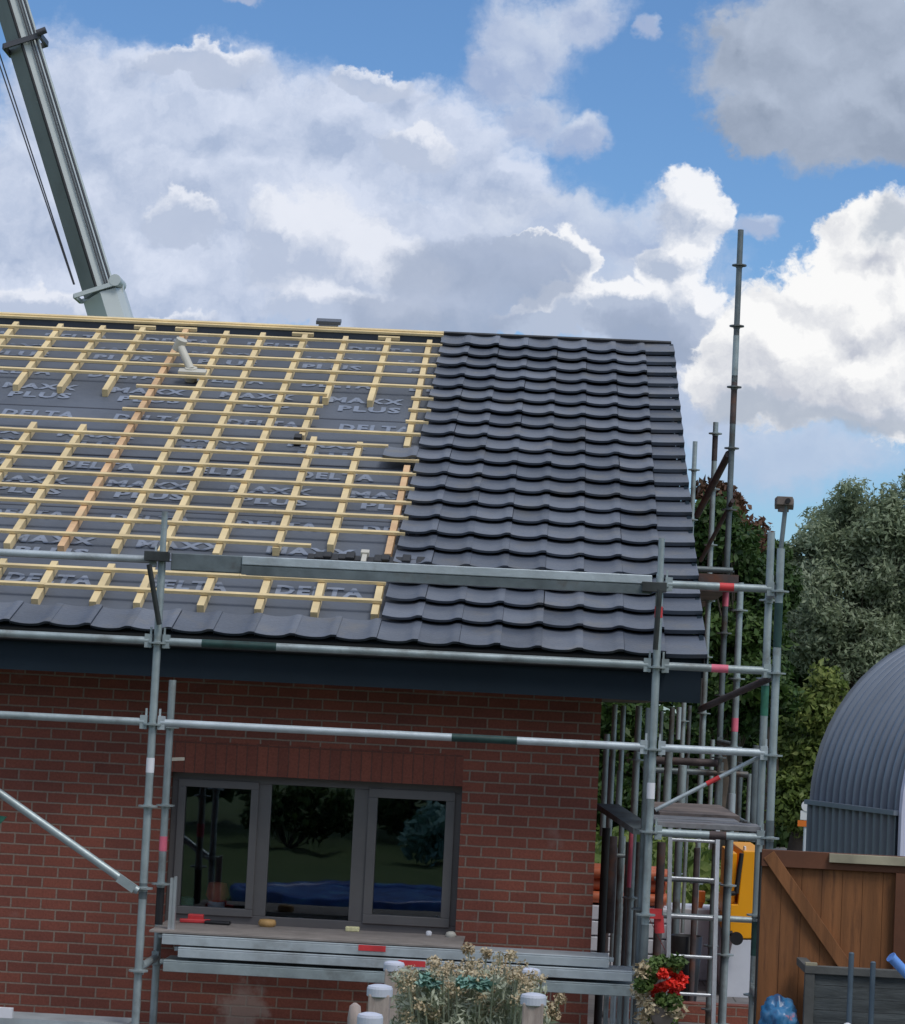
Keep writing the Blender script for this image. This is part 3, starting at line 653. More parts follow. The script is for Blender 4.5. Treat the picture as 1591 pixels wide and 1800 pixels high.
for px, py, d in ((654, 1667, d1), (724, 1694, d2)):
    p_ = at(px, py, -1.143 if d is d1 else -1.153); MB().box(p_-np.array([.085, 0, .018]), p_+np.array([.085, .003, .018])).build('red_label', M['red'], d)
# left bay lowest deck edge
q = at(0, 1792, Yo); MB().box((-3.0, Yo+.05, q[2]-.10), (-.06, Yo+.37, q[2]+.005)).build('steel_deck', M['galv_light'], fs_)
q = at(8, 1780, Yo-.03); MB().box(q-np.array([.06, .02, .03]), q+np.array([.05, .02, .03])).build('deck_hook', M['white'], fs_)

# gable scaffold behind
gs = thing('gable_scaffold', 'taller tube scaffold running back along the right gable, its mast above the roof', 'scaffold')
T0 = at(1302, 404, 3.47); tz = 6.17584
standard(gs, 3.815, 3.47, g0, at(1302, 404, 3.47)[2], tz, m=M['galv_dark'], leanx=.0, bands=[(zpx(1285, 745, 3.47), zpx(1288, 660, 3.47), M['rust']), (zpx(1276, 1066, 3.47), zpx(1276, 1040, 3.47), M['pink']), (zpx(1292, 672, 3.47), zpx(1295, 590, 3.47), M['galv'])])
standard(gs, 3.81, 5.6, g0, at(1253, 742, 5.6)[2], at(1253, 762, 5.6)[2], m=M['galv'], bands=[(zpx(1250, 810, 5.6), zpx(1253, 765, 5.6), M['rust'])])
standard(gs, 3.773, 8.2, g0, at(1223, 776, 8.2)[2], at(1222, 826, 8.2)[2], m=M['galv'])
standard(gs, 3.791, 1.57, g0, at(1299, 1024, 1.57)[2], ZA, m=M['galv'], bands=[(zpx(1291, 1286, 1.57), zpx(1291, 1262, 1.57), M['pink'])])
pa = at(1281, 798, 3.47); pb = at(1226, 905, 5.4); MB().tube(pa, pb, .03, 12).build('brace', M['rust'], gs)
pa = at(1288, 880, 3.3); pb = at(1232, 985, 5.4); MB().tube(pa, pb, .018, 12).build('brace', M['rust'], gs)
td = MB(); td.box((3.12, 3.3, 3.53), (3.86, 8.3, 3.60)); td.build('deck', M['deckwood'], gs); 
MB().box((3.12, 3.28, 3.50), (3.90, 3.33, 3.64)).build('toe_board', M['rust'], gs)
zt_ = at(1290, 1000, 3.45)[2]; ledger(gs, (3.35, 3.4, 3.68), (3.86, 3.4, 3.68), M['galv_dark'], heads=False)
ledger(gs, (3.80, Yi, 1.79), (3.791, 1.57, 1.79), M['galv_dark']); ledger(gs, (3.791, 1.57, 2.3), (3.815, 3.47, 2.3), M['galv_dark'])
def vt(px, py0, py1, Y, m='galv', r=TR, name='standard', ros=True):
    c = at(px, (py0+py1)/2, Y); z1 = at(px, py0, Y)[2]; z0 = max(.02, at(px, py1, Y)[2])
    if ros: return standard(gs, c[0], Y, z0, z1, z1-.22-rnd.random()*.2, m=M[m], r=r, name=name)
    return MB().tube((c[0], Y, z0), (c[0], Y, z1), r, 10).build(name, M[m], gs)
for a in ((1076, 1238, 1480, 2.4, 'galv', .02), (1092, 1240, 1440, 4.6, 'galv', .022), (1109, 1240, 1900, 1.57, 'galv', .0241), (1119.5, 1250, 1470, 5.5, 'galv', .022),
          (1063, 1290, 1470, 3.0, 'galv', .024), (1178.5, 1243, 1415, 3.5, 'galv_dark', .022), (1193, 1243, 1300, 6.0, 'galv_light', .022), (1235, 1160, 1318, 8.2, 'galv', .024),
          (1071, 1330, 1500, 4.0, 'galv_dark', .022), (1088, 1355, 1445, 2.5, 'galv', .024), (1114, 1330, 1520, 3.2, 'galv', .026), (1174, 1312, 1412, 2.0, 'galv', .030),
          (1198, 1345, 1440, 2.6, 'galv', .034), (1230, 1345, 1445, 4.2, 'galv', .022), (1266, 1340, 1445, 5.6, 'galv_dark', .022), (1286, 1395, 1455, 1.0, 'galv_light', .026), (1326, 1310, 1480, .2, 'galv_dark', .024)):
    vt(a[0], a[1], a[2], a[3], a[4], a[5], ros=(a[2]-a[1] > 220))
for a in ((1056, 1455, 1900, 1.2, 'black', .030), (1072, 1470, 1640, 1.9, 'rust', .045), (1083, 1450, 1900, 2.6, 'galv_dark', .022), (1098, 1480, 1900, 1.8, 'galv_dark', .030), (1154, 1480, 1900, 2.6, 'rust', .034),
          (1189, 1470, 1700, 5.0, 'galv_dark', .034), (1217, 1490, 1900, 4.4, 'rust', .026), (1272, 1470, 1900, 1.57, 'galv_dark', .024), (1108, 1455, 1560, 1.0, 'pink', .016)):
    vt(a[0], a[1], a[2], a[3], a[4], a[5], ros=False)
for px, p0_, p1_, Yq, mm, rr in ((1062, 1484, 1700, 3.4, 'galv', .018), (1067, 1500, 1720, 2.2, 'rust', .020), (1079, 1490, 1690, 4.5, 'galv_dark', .020), (1091, 1470, 1720, 3.0, 'galv', .018), (1104, 1500, 1730, 4.0, 'rust', .022), (1118, 1480, 1740, 2.4, 'galv_dark', .024),
        (1160, 1250, 1410, 7.8, 'galv_dark', .020), (1209, 1240, 1420, 8.4, 'galv_dark', .020), (1250, 1300, 1440, 7.2, 'galv', .022), (1300, 1340, 1450, 5.2, 'galv_dark', .022), (1316, 1360, 1460, 4.0, 'galv', .020), (1148, 1300, 1420, 5.6, 'galv', .020), (1203, 1480, 1640, 6.4, 'galv', .018)):
    vt(px, p0_, p1_, Yq, mm, rr, ros=False)
for (p0, p1, Y0, m, r) in (((1130, 1352), (1315, 1362), 3.47, 'galv_dark', .024), ((1150, 1336), (1262, 1342), 3.0, 'rust', .03), ((1128, 1608), (1330, 1617), 3.3, 'galv', .024), ((1150, 1545), (1255, 1549), 3.47, 'galv_dark', .018), ((1060, 1500), (1120, 1508), 2.5, 'galv', .016)):
    a = at(*p0, Y0); b = at(*p1, Y0); b[2] = a[2] = (a[2]+b[2])/2; MB().tube(a, b, r, 12).build('ledger', M[m], gs)
pa = at(1068, 1418, 1.0); pb = at(1134, 1462, -.4); MB().beam(pa, pb, .16, .04).build('deck', M['galv_dark'], gs)
z_ = ZA-1.0+.03; dk = MB(); dk.box((3.18, -.42, z_), (3.70, 1.5, z_+.05)); dk.build('deck', M['deckwood'], gs)
for px in (1067, 1078, 1091, 1103, 1113):   # loose base frames under the deck stack
    c = at(px, 1770, -.5); MB().tube((c[0], -.5+.1*(px % 3), .02), (c[0], -.5+.1*(px % 3), at(px, 1742, -.5)[2]), .018, 10).build('standard', M['galv' if px % 2 else 'galv_light'], gs)
pa = at(1136, 1604, -1.3); pb = at(1166, 1664, -1.0); MB().beam(pa, pb, .004, .06, (0, 1, 0)).obox(at(1149, 1606, -1.32), E1, (0, 1, 0), (0, 0, 1), (.05, .02, .03)).tube(at(1158, 1610, -1.3), at(1160, 1640, -1.3), .03, 8).build('red_strap', M['red'], fs_)

# camera-like lamp head on its pole clamped to the corner
lp = thing('pole_lamp', 'small boxy site lamp on a thin pole rising beside the corner standard', 'lamp')
hd = at(1377, 886, -1.38)
pm = MB(); pm.tube(at(1381.5, 886, -1.42), at(1368, 1010, -1.42), .0145, 12); pm.tube(at(1371, 1005, -1.42), at(1367, 1180, -1.42), .019, 12); pm.build('pole', M['galv_dark'], lp)
h = MB(); h.box(hd-np.array([.048, .09, .012]), hd+np.array([.050, .07, .040])); h.tube(hd+np.array([-.052, -.02, .0]), hd+np.array([.060, -.02, .0]), .036, 12); h.tube(hd+np.array([0, -.02, -.05]), hd+np.array([0, -.02, -.01]), .034, 12); h.build('lamp_head', M['deckwood'], lp, bevel=.004)
MB().tube(hd+np.array([.018, -.12, .012]), hd+np.array([.018, -.088, .012]), .016, 12).build('lens', M['black'], lp)

# ladder
ld = thing('ladder', 'aluminium ladder propped upright under the gable scaffold deck', 'ladder')
la, lb = (3.434, 3.2, 1.70), (3.468, 2.95, .02); lc, ld_ = (3.810, 3.2, 1.70), (3.822, 2.95, .02)
for p_, q_ in ((la, lb), (lc, ld_)): MB().beam(p_, q_, .06, .032, (1, 0, 0)).build('rail', M['alu'], ld)
for py in (1478, 1545, 1611, 1680, 1745):
    z = at(1210, py, 3.1)[2]; t = (1.70-z)/1.68
    MB().tube((3.434+.034*t, 3.2-.25*t, z), (3.81+.012*t, 3.2-.25*t, z), .014, 10).build('rung', M['alu'], ld)
print('scaffold done')

# ------------------------------------------------------------------ things on the plywood board
zs = pz+.014
p_ = at(352, 1615, -.48)
o = MB().obox((p_[0]-.03, -.50, zs+.014), (.98, .17, 0), (-.17, .98, 0), (0, 0, 1), (.10, .022, .012)).obox((p_[0]-.03, -.47, zs+.035), E1, (0, 1, 0), (0, 0, 1), (.05, .03, .02)).build('power_tool', M['red'], bevel=.006); tag(o, 'red handled hand tool at the left end of the plywood board', 'tool')
o = MB().obox((p_[0]+.12, -.52, zs+.012), (.99, -.1, 0), (.1, .99, 0), (0, 0, 1), (.085, .03, .012)).build('rubber_glove', M['black'], bevel=.01); tag(o, 'flat black glove on the plywood board beside the red tool', 'glove')
p_ = at(470, 1620, -.48); o = MB().lathe((p_[0], -.48, zs), [(.045, 0), (.058, .012), (.058, .030), (.050, .045), (.02, .048)], 16).build('tin', M['tan']); tag(o, 'squat brown tin on the plywood board under the middle pane', 'tin')
p_ = at(620, 1630, -.48); o = MB().box((p_[0]-.045, -.52, zs), (p_[0]+.045, -.46, zs+.03)).build('sponge', M['sponge'], bevel=.006); tag(o, 'pale yellow sponge on the plywood board near its middle', 'sponge')
p_ = at(754, 1638, -.48); o = MB().lathe((p_[0], -.48, zs), [(.018, 0), (.02, .02), (.012, .028)], 10).build('cup', M['white']); tag(o, 'tiny white cup on the plywood board near its right end', 'cup')
p_ = at(792, 1658, -.5); o = MB().lathe((p_[0], -.52, zs), [(.03, 0), (.038, .012), (.03, .03), (.012, .036)], 9, .3).build('stone', M['offwhite']); tag(o, 'cream lump of mortar at the right end of the plywood board', 'stone')
p_ = at(380, 1585, .24)
pt = thing('lampshade_pot', 'red paper shade on a white base standing inside the left pane', 'pot')
MB().lathe((p_[0], .25, wz0+.086), [(.05, 0), (.06, .05), (.055, .07)], 16).build('base', M['white'], pt); MB().lathe((p_[0], .25, wz0+.152), [(.055, 0), (.085, .05), (.065, .13), (.02, .135)], 5).build('shade', M['terracotta'], pt)
p_ = at(326, 1590, .25); tag(MB().lathe((p_[0], .25, wz0+.086), [(.055, 0), (.06, .07), (.05, .09)], 16).build('glass_jar', M['teal']), 'pale green jar inside the left corner of the window', 'jar')
# aluminium profile standing on the deck left
a = at(302, 1622, -1.0); b = at(302, 1543, -1.0); o = MB().box((a[0]-.022, -1.02, pz+.014), (a[0]-.004, -.98, b[2])).box((a[0]+.003, -1.02, pz+.014), (a[0]+.02, -.98, b[2]+.01)).box((a[0]-.004, -1.01, pz+.014), (a[0]+.003, -.99, b[2]-.01)).build('spirit_level', M['alu']); tag(o, 'short aluminium spirit level standing upright on the plywood board', 'spirit level')
p_ = at(315, 1335, -.6); o = MB().beam(at(296, 1335, -.72), at(322, 1334, -.5), .02, .02).build('wall_tie', M['offwhite']); tag(o, 'short pale wooden peg sticking out beside the rear standard above the window', 'peg')
g_ = MB(); a = at(-14, 1432, Yo-.03); b = at(12, 1436, Yo-.03); c = at(-14, 1462, Yo-.03); g_.add([a, b, c, a+np.array([0, .02, 0]), b+np.array([0, .02, 0]), c+np.array([0, .02, 0])], [(0,2,1), (3,4,5), (0,1,4,3), (1,2,5,4), (2,0,3,5)])
tag(g_.build('net_corner', M['green']), 'green corner of plastic sheet at the left edge of the brick wall', 'sheet')

# ------------------------------------------------------------------ fence posts, plants in front
def post(px, py, Y, wpx, label):
    c = at(px, py, Y); D = Y-CAM[1]; wd = wpx*D/F/2
    t = thing('fence_post', label, 'post', 'capped wooden posts round the dry shrub')
    MB().box((c[0]-wd*.88, Y-wd*.88, .0), (c[0]+wd*.88, Y+wd*.88, c[2]-.02)).build('post', M['postwood'], t, bevel=.006)
    z = c[2]-.025; MB().lathe((c[0], Y, z), [(wd*1.0, -.006), (wd*1.08, -.003), (wd*1.08, .022), (wd*.99, .030), (wd*.55, .035), (wd*.05, .037)], 24, 0.0, False).build('post_cap', M['postcap'], t)
post(668, 1736, -8.2, 42, 'tallest looking pale post just left of the shrub with a flat white cap')
post(651, 1786, -9.2, 42, 'lowest post at the bottom edge left of the shrub, only its cap showing')
post(693, 1694, -6.6, 34, 'farther grey post with a domed cap, behind the left side of the shrub')
post(938, 1751, -8.2, 42, 'near post with a flat white cap at the right side of the shrub')
post(932, 1706, -6.6, 34, 'farther post whose cap peeks over the right side of the shrub')
tag(MB().lathe(at(622, 1808, -9.0)-np.array([0, 0, .02]), [(.02, 0), (.024, .05), (.018, .09), (.005, .10)], 10, .2).build('garden_stick', M['postwood']), 'small tan stick end left of the posts at the bottom edge', 'stick')

def leaves(rng, centres, rad, n, size, m, name, parent, flat=.5, elong=1.6):
    C_ = np.asarray(centres); idx = rng.integers(0, len(C_), n); R_ = np.asarray(rad)[idx] if np.ndim(rad) else np.full(n, rad)
    d = rng.normal(size=(n, 3)); d /= np.linalg.norm(d, axis=1)[:, None]; rr = rng.random(n)**.45
    pos = C_[idx]+d*(R_*rr)[:, None]*np.array([1, 1, .85])
    nrm = d*.6+rng.normal(size=(n, 3))*.6; nrm[:, 2] += flat; nrm /= np.linalg.norm(nrm, axis=1)[:, None]
    t = np.cross(nrm, rng.normal(size=(n, 3))); t /= np.linalg.norm(t, axis=1)[:, None]; b = np.cross(nrm, t)
    s = size*(.55+.9*rng.random(n)); a = (t*(s*elong/2)[:, None]); c = (b*(s/2)[:, None])
    bend = nrm*(s*.18)[:, None]
    V = np.stack([pos-a, pos+c*.9-bend, pos+a, pos-c*.9-bend], axis=1).reshape(-1, 3)
    me = bpy.data.meshes.new(name); me.vertices.add(4*n); me.vertices.foreach_set('co', V.ravel()); me.loops.add(4*n); me.loops.foreach_set('vertex_index', np.arange(4*n)); me.polygons.add(n); me.polygons.foreach_set('loop_start', np.arange(n)*4)
    me.update(calc_edges=True); me.materials.append(m); o = bpy.data.objects.new(name, me); COL.objects.link(o)
    if parent: o.parent = parent
    return o
rng = np.random.default_rng(5)
# dry shrub
sh = thing('dry_shrub', 'bushy shrub of dried tan flower heads over grey green leaves between the posts', 'shrub')
Ys = -7.4; c0 = at(830, 1800, Ys)
st = MB(); heads = []
for i in range(170):
    px = 705+250*rng.random(); py = 1678+34*rng.random()+30*abs((px-830)/125)**2+80*rng.random()**1.6; Y = Ys+(rng.random()-.5)*.7
    p_ = at(px, py, Y); b_ = np.array([c0[0]+(p_[0]-c0[0])*.35, Ys+(Y-Ys)*.3, .75]); mid = (p_+b_)/2+np.array([(p_[0]-c0[0])*.15, 0, .05])
    st.path([b_, mid, p_], .0035, 4); heads.append(p_)
for px, py in ((824, 1668), (855, 1676), (898, 1680), (765, 1690), (700, 1715), (985, 1755), (975, 1785), (972, 1772)):
    p_ = at(px, py, Ys); b_ = np.array([c0[0]+(p_[0]-c0[0])*.35, Ys, .8]); st.path([b_, (p_+b_)/2+np.array([(p_[0]-c0[0])*.1, 0, .05]), p_], .0035, 4); heads += [p_]*3
st.build('stems', M['sage'], sh)
leaves(rng, heads, .028, 7500, .010, M['dry'], 'flower_heads', sh, .3, 1.3)
low = [at(px, py, Ys+(rng.random()-.5)*.6) for px, py in zip(702+252*rng.random(170), 1716+115*rng.random(170)**.8)]
leaves(rng, low, .055, 9500, .0115, M['sage'], 'foliage', sh, .2, 3.4)
tl_ = [at(px, py, Ys-.3) for px, py in ((745, 1718), (752, 1722), (812, 1726), (835, 1728), (850, 1729), (764, 1728))]
leaves(rng, tl_, .022, 160, .03, M['teal'], 'broad_leaves', sh, 1.2, 1.6)
base_ = MB().lathe((c0[0], Ys, .0), [(.24, 0), (.32, .35), (.35, .62), (.33, .63), (.30, .55)], 20).build('tub', M['postwood'], sh)
# geranium
ge = thing('geranium_basket', 'hanging basket of bright red geraniums with trailing dry stems', 'flower basket')
Yg = -5.0
rc = [at(px, py, Yg+(rng.random()-.5)*.14) for px, py in ((1165, 1712), (1180, 1706), (1192, 1715), (1178, 1728), (1194, 1732), (1165, 1735), (1185, 1745), (1150, 1740), (1158, 1752), (1200, 1722))]
leaves(rng, rc, .030, 1900, .017, M['petal'], 'flowers', ge, .4, 1.1)
gc = [at(px, py, Yg+.02+(rng.random()-.5)*.2) for px, py in ((1145, 1700), (1160, 1694), (1190, 1692), (1140, 1715), (1168, 1758), (1185, 1762), (1150, 1785), (1175, 1790), (1130, 1730), (1160, 1775))]
leaves(rng, gc, .05, 1500, .022, M['leaf_plant'], 'foliage', ge, .5, 1.3)
dc = [at(px, py, Yg+(rng.random()-.5)*.2) for px, py in ((1130, 1705), (1125, 1740), (1135, 1760), (1170, 1778), (1148, 1770), (1190, 1775), (1130, 1790))]
leaves(rng, dc, .05, 600, .016, M['dry'], 'dried_leaves', ge, .3, 1.8)
bb = at(1165, 1768, Yg); MB().lathe(bb-np.array([0, 0, .12]), [(.02, .02), (.05, .05), (.06, .11), (.062, .12)], 18).build('basket', M['deckwood'], ge)
s_ = MB(); tp = at(1166, 1700, Yg); s_.tube((bb[0], Yg+.02, 0), (bb[0], Yg+.02, bb[2]-.11), .012, 8); s_.build('stake', M['pale_wood'], ge)

# ------------------------------------------------------------------ right side: gate, crate, tubes, bag
Yg_ = -1.8
gt = thing('wooden_gate', 'brown stained board gate with a diagonal brace beside the scaffold', 'gate')
gx0 = 3.735; gz1 = 1.735; gx1 = gx0+1.02
bd = MB(); x = gx0; 
while x < gx0+2.6:
    if not (gx1-.02 < x < gx1+.02): pass
    bd.box((x+.0012, Yg_, .05), (x+.1188, Yg_+.02, gz1-.02)); x += .12
bd.box((gx0+.01, Yg_+.008, .05), (gx0+2.6, Yg_+.014, gz1-.03))
bd.build('board_panel', M['gate'], gt)
MB().box((gx0-.005, Yg_-.032, gz1-.10), (gx0+2.6, Yg_-.002, gz1)).build('top_rail', M['gate_dark'], gt, bevel=.003)
pa = at(1351, 1502, Yg_-.02); pb = at(1512, 1736, Yg_-.02); MB().beam(pa, pb, .03, .075, (0, -1, 0.0001)).build('diagonal_brace', M['gate'], gt, bevel=.002) if False else None
d_ = (pb-pa)/np.linalg.norm(pb-pa); MB().obox((pa+pb)/2, d_, (0, 1, 0), np.cross(d_, (0, 1, 0)), (np.linalg.norm(pb-pa)/2, .018, .038)).build('diagonal_brace', M['gate'], gt, bevel=.003)
a = at(1458, 1505, Yg_-.05); MB().box((a[0], Yg_-.062, a[2]-.036), (gx0+.83+.12, Yg_-.034, a[2]+.016)).build('pale_strip', M['pale_wood'], gt, bevel=.002)
a = at(1572, 1600, Yg_-.03); MB().box((a[0], Yg_-.06, .02), (a[0]+.13, Yg_-.033, gz1-.10)).build('gate_post', M['gate_dark'], gt)
MB().box((gx0-.012, Yg_-.01, .02), (gx0-.002+.0, Yg_+.03, gz1-.02)).build('edge_trim', M['black'], gt)
cr = thing('planter_box', 'weathered grey wooden planter box in front of the brown gate', 'planter')
Yc = -2.35; a = at(1415, 1697, Yc); cx0 = a[0]; cz1 = a[2]
pl = MB(); z = .03
while z < cz1-.08:
    pl.box((cx0+.05, Yc+.012, z), (cx0+1.2, Yc+.03, z+.066)); z += .07
pl.box((cx0+.05, Yc+.45, .03), (cx0+1.2, Yc+.47, cz1-.05)); pl.build('slat_panel', M['grey_wood'], cr)
MB().box((cx0, Yc-.01, cz1-.045), (cx0+1.25, Yc+.05, cz1)).box((cx0, Yc+.05, cz1-.045), (cx0+.06, Yc+.48, cz1)).build('top_frame', M['grey_frame'], cr, bevel=.004)
for xx in (cx0+.003, cx0+1.16): MB().box((xx, Yc-.005, .01), (xx+.055, Yc+.045, cz1-.047)).build('corner_post', M['grey_frame'], cr, bevel=.003)
a = at(1417, 1693, Yc-.0); MB().box((cx0+.004, Yc-.008, cz1+.001), (cx0+.07, Yc+.04, cz1+.016)).build('corner_block', M['pale_wood'], cr)
for px, py, lab in ((1497, 1676, 'taller blue grey stake on the left in front of the planter box'), (1535, 1692, 'shorter blue grey stake on the right in front of the planter box')):
    t_ = at(px, py, Yc-.15); tag(MB().tube((t_[0], Yc-.15, 0), (t_[0], Yc-.15, t_[2]), .0155, 12).tube((t_[0], Yc-.15, t_[2]), (t_[0], Yc-.15, t_[2]+.006), .0165, 12, .010).build('metal_stake', M['steelblue']), lab, 'stake', 'metal stakes by the planter')
pa = at(1566, 1682, Yc-.3); pb = at(1640, 1760, Yc-.2); tag(MB().tube(pa, pb, .028, 16).tube(pa, pa+(pb-pa)*.02, .031, 16).build('blue_tube', M['bluetube']), 'bright blue plastic tube end leaning in at the right edge', 'tube')
tag(MB().lathe(at(1490, 1800, Yc-.3), [(.02, -.03), (.022, 0), (.008, .006)], 12).build('white_cap', M['white']), 'tiny white cap at the bottom edge before the planter box', 'cap')
# blue bag
bm = bmesh.new(); bmesh.ops.create_icosphere(bm, subdivisions=4, radius=1.0)
c = at(1368, 1790, Yc+.1)
from mathutils import noise as mn
for v_ in bm.verts:
    co = v_.co.copy(); n1 = mn.noise(co*2.1+Vector((3, 1, 2))); n2 = mn.noise(co*5.5); ca = abs(mn.noise(co*3.3+Vector((7, 7, 7))))
    k = 1+.18*n1+.12*n2-.22*ca; 
    n3 = mn.noise(co*11.0); k += .05*n3
    v_.co = Vector((co.x*k*.115, co.y*k*.13, co.z*k*.155))
me = bpy.data.meshes.new('blue_bag'); bm.to_mesh(me); bm.free(); me.materials.append(M['bagblue']); [setattr(p, 'use_smooth', True) for p in me.polygons]
bag = bpy.data.objects.new('rubbish_bag', me); COL.objects.link(bag); bag.location = (c[0], Yc+.1, c[2]-.02); tag(bag, 'crumpled blue plastic bag stuffed beside the gate and the planter box', 'bag')
# support for the bag: a low box (it rests on this)
tag(MB().box((c[0]-.14, Yc-.05, .006), (c[0]+.14, Yc+.25, c[2]-.15)).build('plastic_crate', M['steelblue'], bevel=.01), 'dark blue crate under the crumpled bag', 'crate')

# ------------------------------------------------------------------ yard behind
ym = thing('yellow_machine', 'compact site machine with yellow upper panels, white lower panel and round black mirror', 'machine')
Y6 = 6.0; a = at(1285, 1505, Y6); b = at(1323, 1650, Y6); zc = at(1300, 1650, Y6)[2]
xa = a[0]; 
def poly(m, pts, Y0, Y1, name, mt, par):
    P_ = [at(px, py, Y0) for px, py in pts]; vs = [(p[0], Y0, p[2]) for p in P_]+[(p[0], Y1, p[2]) for p in P_]; n = len(P_)
    return MB().add(vs, [tuple(range(n)), tuple(range(n, 2*n))[::-1]]+[(i, i+n, (i+1) % n+n, (i+1) % n) for i in range(n)]).build(name, mt, par, bevel=.008)
poly(0, [(1307, 1496), (1345, 1497), (1345, 1650), (1283, 1650), (1284, 1590), (1297, 1590)], Y6, Y6+1.6, 'side_panel', M['yellow'], ym)
poly(0, [(1285, 1500), (1296, 1500), (1292, 1588), (1281, 1588)], Y6+.1, Y6+1.3, 'rear_panel', M['yellow'], ym)
poly(0, [(1288, 1652), (1345, 1652), (1345, 1786), (1277, 1786), (1277, 1700)], Y6+.01, Y6+1.5, 'lower_panel', M['whitepaint'], ym)
poly(0, [(1308, 1488), (1312, 1488), (1312, 1496), (1308, 1496)], Y6+.1, Y6+.2, 'antenna', M['white'], ym)
for (p0, p1) in (((1304, 1500), (1294, 1570)), ((1294, 1570), (1272, 1572)), ((1272, 1642), (1288, 1640))):
    MB().tube(at(*p0, Y6-.12), at(*p1, Y6-.12), .022, 10).build('mirror_arm', M['black'], ym)
mc = at(1295, 1650, Y6-.16); MB().tube(mc+np.array([0, -.01, 0]), mc+np.array([0, .04, 0]), .058, 18).build('mirror', M['black'], ym)
for yy in (Y6+.35, Y6+1.2): MB().tube((xa+.02, yy, .17), (xa+.5, yy, .17), .17, 20).build('wheel', M['black'], ym)
# pipes on a stack of boards
tk = thing('board_stack', 'low stack of white blocks on the yard behind the ladder', 'stack', None)
zt_ = at(1110, 1590, 8)[2]
for i, zz1 in enumerate(np.linspace(.03, zt_, 5)[:-1]): 
    for j in range(3): MB().box((2.6+j*.55+.01*(i % 2), 7.8, zz1), (2.6+j*.55+.54, 8.7, zz1+(zt_-.03)/4-.012)).build('board', M['whitepaint'], tk, bevel=.01)
MB().box((2.6, 7.82, .0), (4.2, 8.6, .03)).build('pallet', M['pale_wood'], tk)
for r_ in range(3):
    for j in range(5):
        z = zt_+.065+r_*.118; Yp = 7.87+j*.135+.06*(r_ % 2); L0 = 2.5+.05*rnd.random(); L1 = 3.60+.10*rnd.random()
        mb = MB(); mb.tube((L0, Yp, z), (L1, Yp, z), .057, 14, cap=False); mb.tube((L1-.09, Yp, z), (L1, Yp, z), .0605, 14, cap=False); mb.tube((L1-.002, Yp, z), (L0, Yp, z), .053, 14, cap=False)
        rowname = ('bottom', 'middle', 'top')[r_]; colname = ('front', 'second', 'third', 'fourth', 'rearmost')[j]
        tag(mb.build('drain_pipe', M['pipe']), '%s orange drain pipe in the %s row of the pile on the white stack' % (colname, rowname), 'pipe', 'orange drain pipes piled behind the scaffold')
p_ = at(1231, 1577, 7.5); hb = MB(); hb.box(p_-np.array([.04, .05, .05]), p_+np.array([.045, .05, .06])); hb.tube(p_+np.array([0, 0, -.10]), p_+np.array([0, 0, -.05]), .025, 10, .04)
o = hb.build('fuel_can', M['orange'], bevel=.012); tag(o, 'small orange can seen between the ladder rails', 'can')
tag(MB().box((p_[0]-.2, 7.3, .006), (p_[0]+.2, 7.75, p_[2]-.10)).build('insulation_block', M['whitepaint'], bevel=.01), 'white block under the orange can', 'block')
# dark bucket behind ladder
p_ = at(1206, 1655, 4.6); tag(MB().lathe((p_[0], 4.6, .0), [(.10, 0), (.12, .3), (.14, p_[2]+.05), (.13, p_[2]+.05), (.1, .3)], 16).build('barrel', M['black']), 'black plastic barrel behind the ladder', 'barrel')

# road sign
sg = thing('road_sign', 'small red and white sign on a post by the far road', 'sign')
p_ = at(1417, 1438, 25.5); MB().tube((p_[0], 25.5, 0), (p_[0], 25.5, p_[2]+.15), .035, 10).build('post', M['whitepaint'], sg); MB().box(p_+np.array([-.14, -.04, -.14]), p_+np.array([.14, -.05, -.04])).build('red_panel', M['orange'], sg); MB().box(p_+np.array([-.10, -.04, -.03]), p_+np.array([.10, -.05, .12])).build('white_panel', M['white'], sg); MB().tube(p_+np.array([0,-.04,.2]), p_+np.array([0,-.06,.2]), .09, 16).build('round_plate', M['white'], sg)

# ------------------------------------------------------------------ arched corrugated shed
sd = thing('arched_shed', 'dark grey corrugated arched shed with a pale end wall beyond the gate', 'shed')
p0 = at(1430, 1410, 18.0); R_ = 2.45
th = math.radians(72); ax = np.array([math.cos(th), -math.sin(th), 0]); pp = np.array([math.sin(th), math.cos(th), 0])
NR = 13; pitch = .211; NA = 40
m_ = MB(); rows_ = []
zs0 = p0[2]; Ltot = NR*pitch
NS = NR*8
for i in range(NS+1):
    l = i/NS*Ltot; off = (.0, 0, -.05, -.13, -.13, -.13, -.05, 0)[i % 8]
    rr = R_+off
    rows_.append([p0+ax*l+pp*(R_-rr*math.cos(a))+np.array([0, 0, rr*math.sin(a)*1.02]) for a in np.linspace(0, math.pi, NA)])
V = [p for r_ in rows_ for p in r_]; m_.add(V, [(i*NA+j, i*NA+j+1, (i+1)*NA+j+1, (i+1)*NA+j)[::-1] for i in range(NS) for j in range(NA-1)], True); m_.build('arched_roof', M['shed'], sd)
m_ = MB(); NSW = NR*8; vs = []
for i in range(NSW+1):
    l = i/NSW*Ltot; off = (.0, 0, -.06, -.15, -.15, -.15, -.06, 0)[i % 8]
    for z in (0, zs0-.03): vs.append(p0+ax*l-pp*(.09+off*.6)+np.array([0, 0, z-zs0]))
m_.add(vs, [(2*i, 2*i+1, 2*i+3, 2*i+2)[::-1] for i in range(NSW)], True)
for s2 in (1,):
    m_.build('side_wall', M['shed'], sd); m_ = MB(); vs2 = [v_+pp*(2*R_+.06) for v_ in vs]; m_.add(vs2, [(2*i, 2*i+1, 2*i+3, 2*i+2) for i in range(NSW)], True)
m_.build('side_wall', M['shed'], sd)
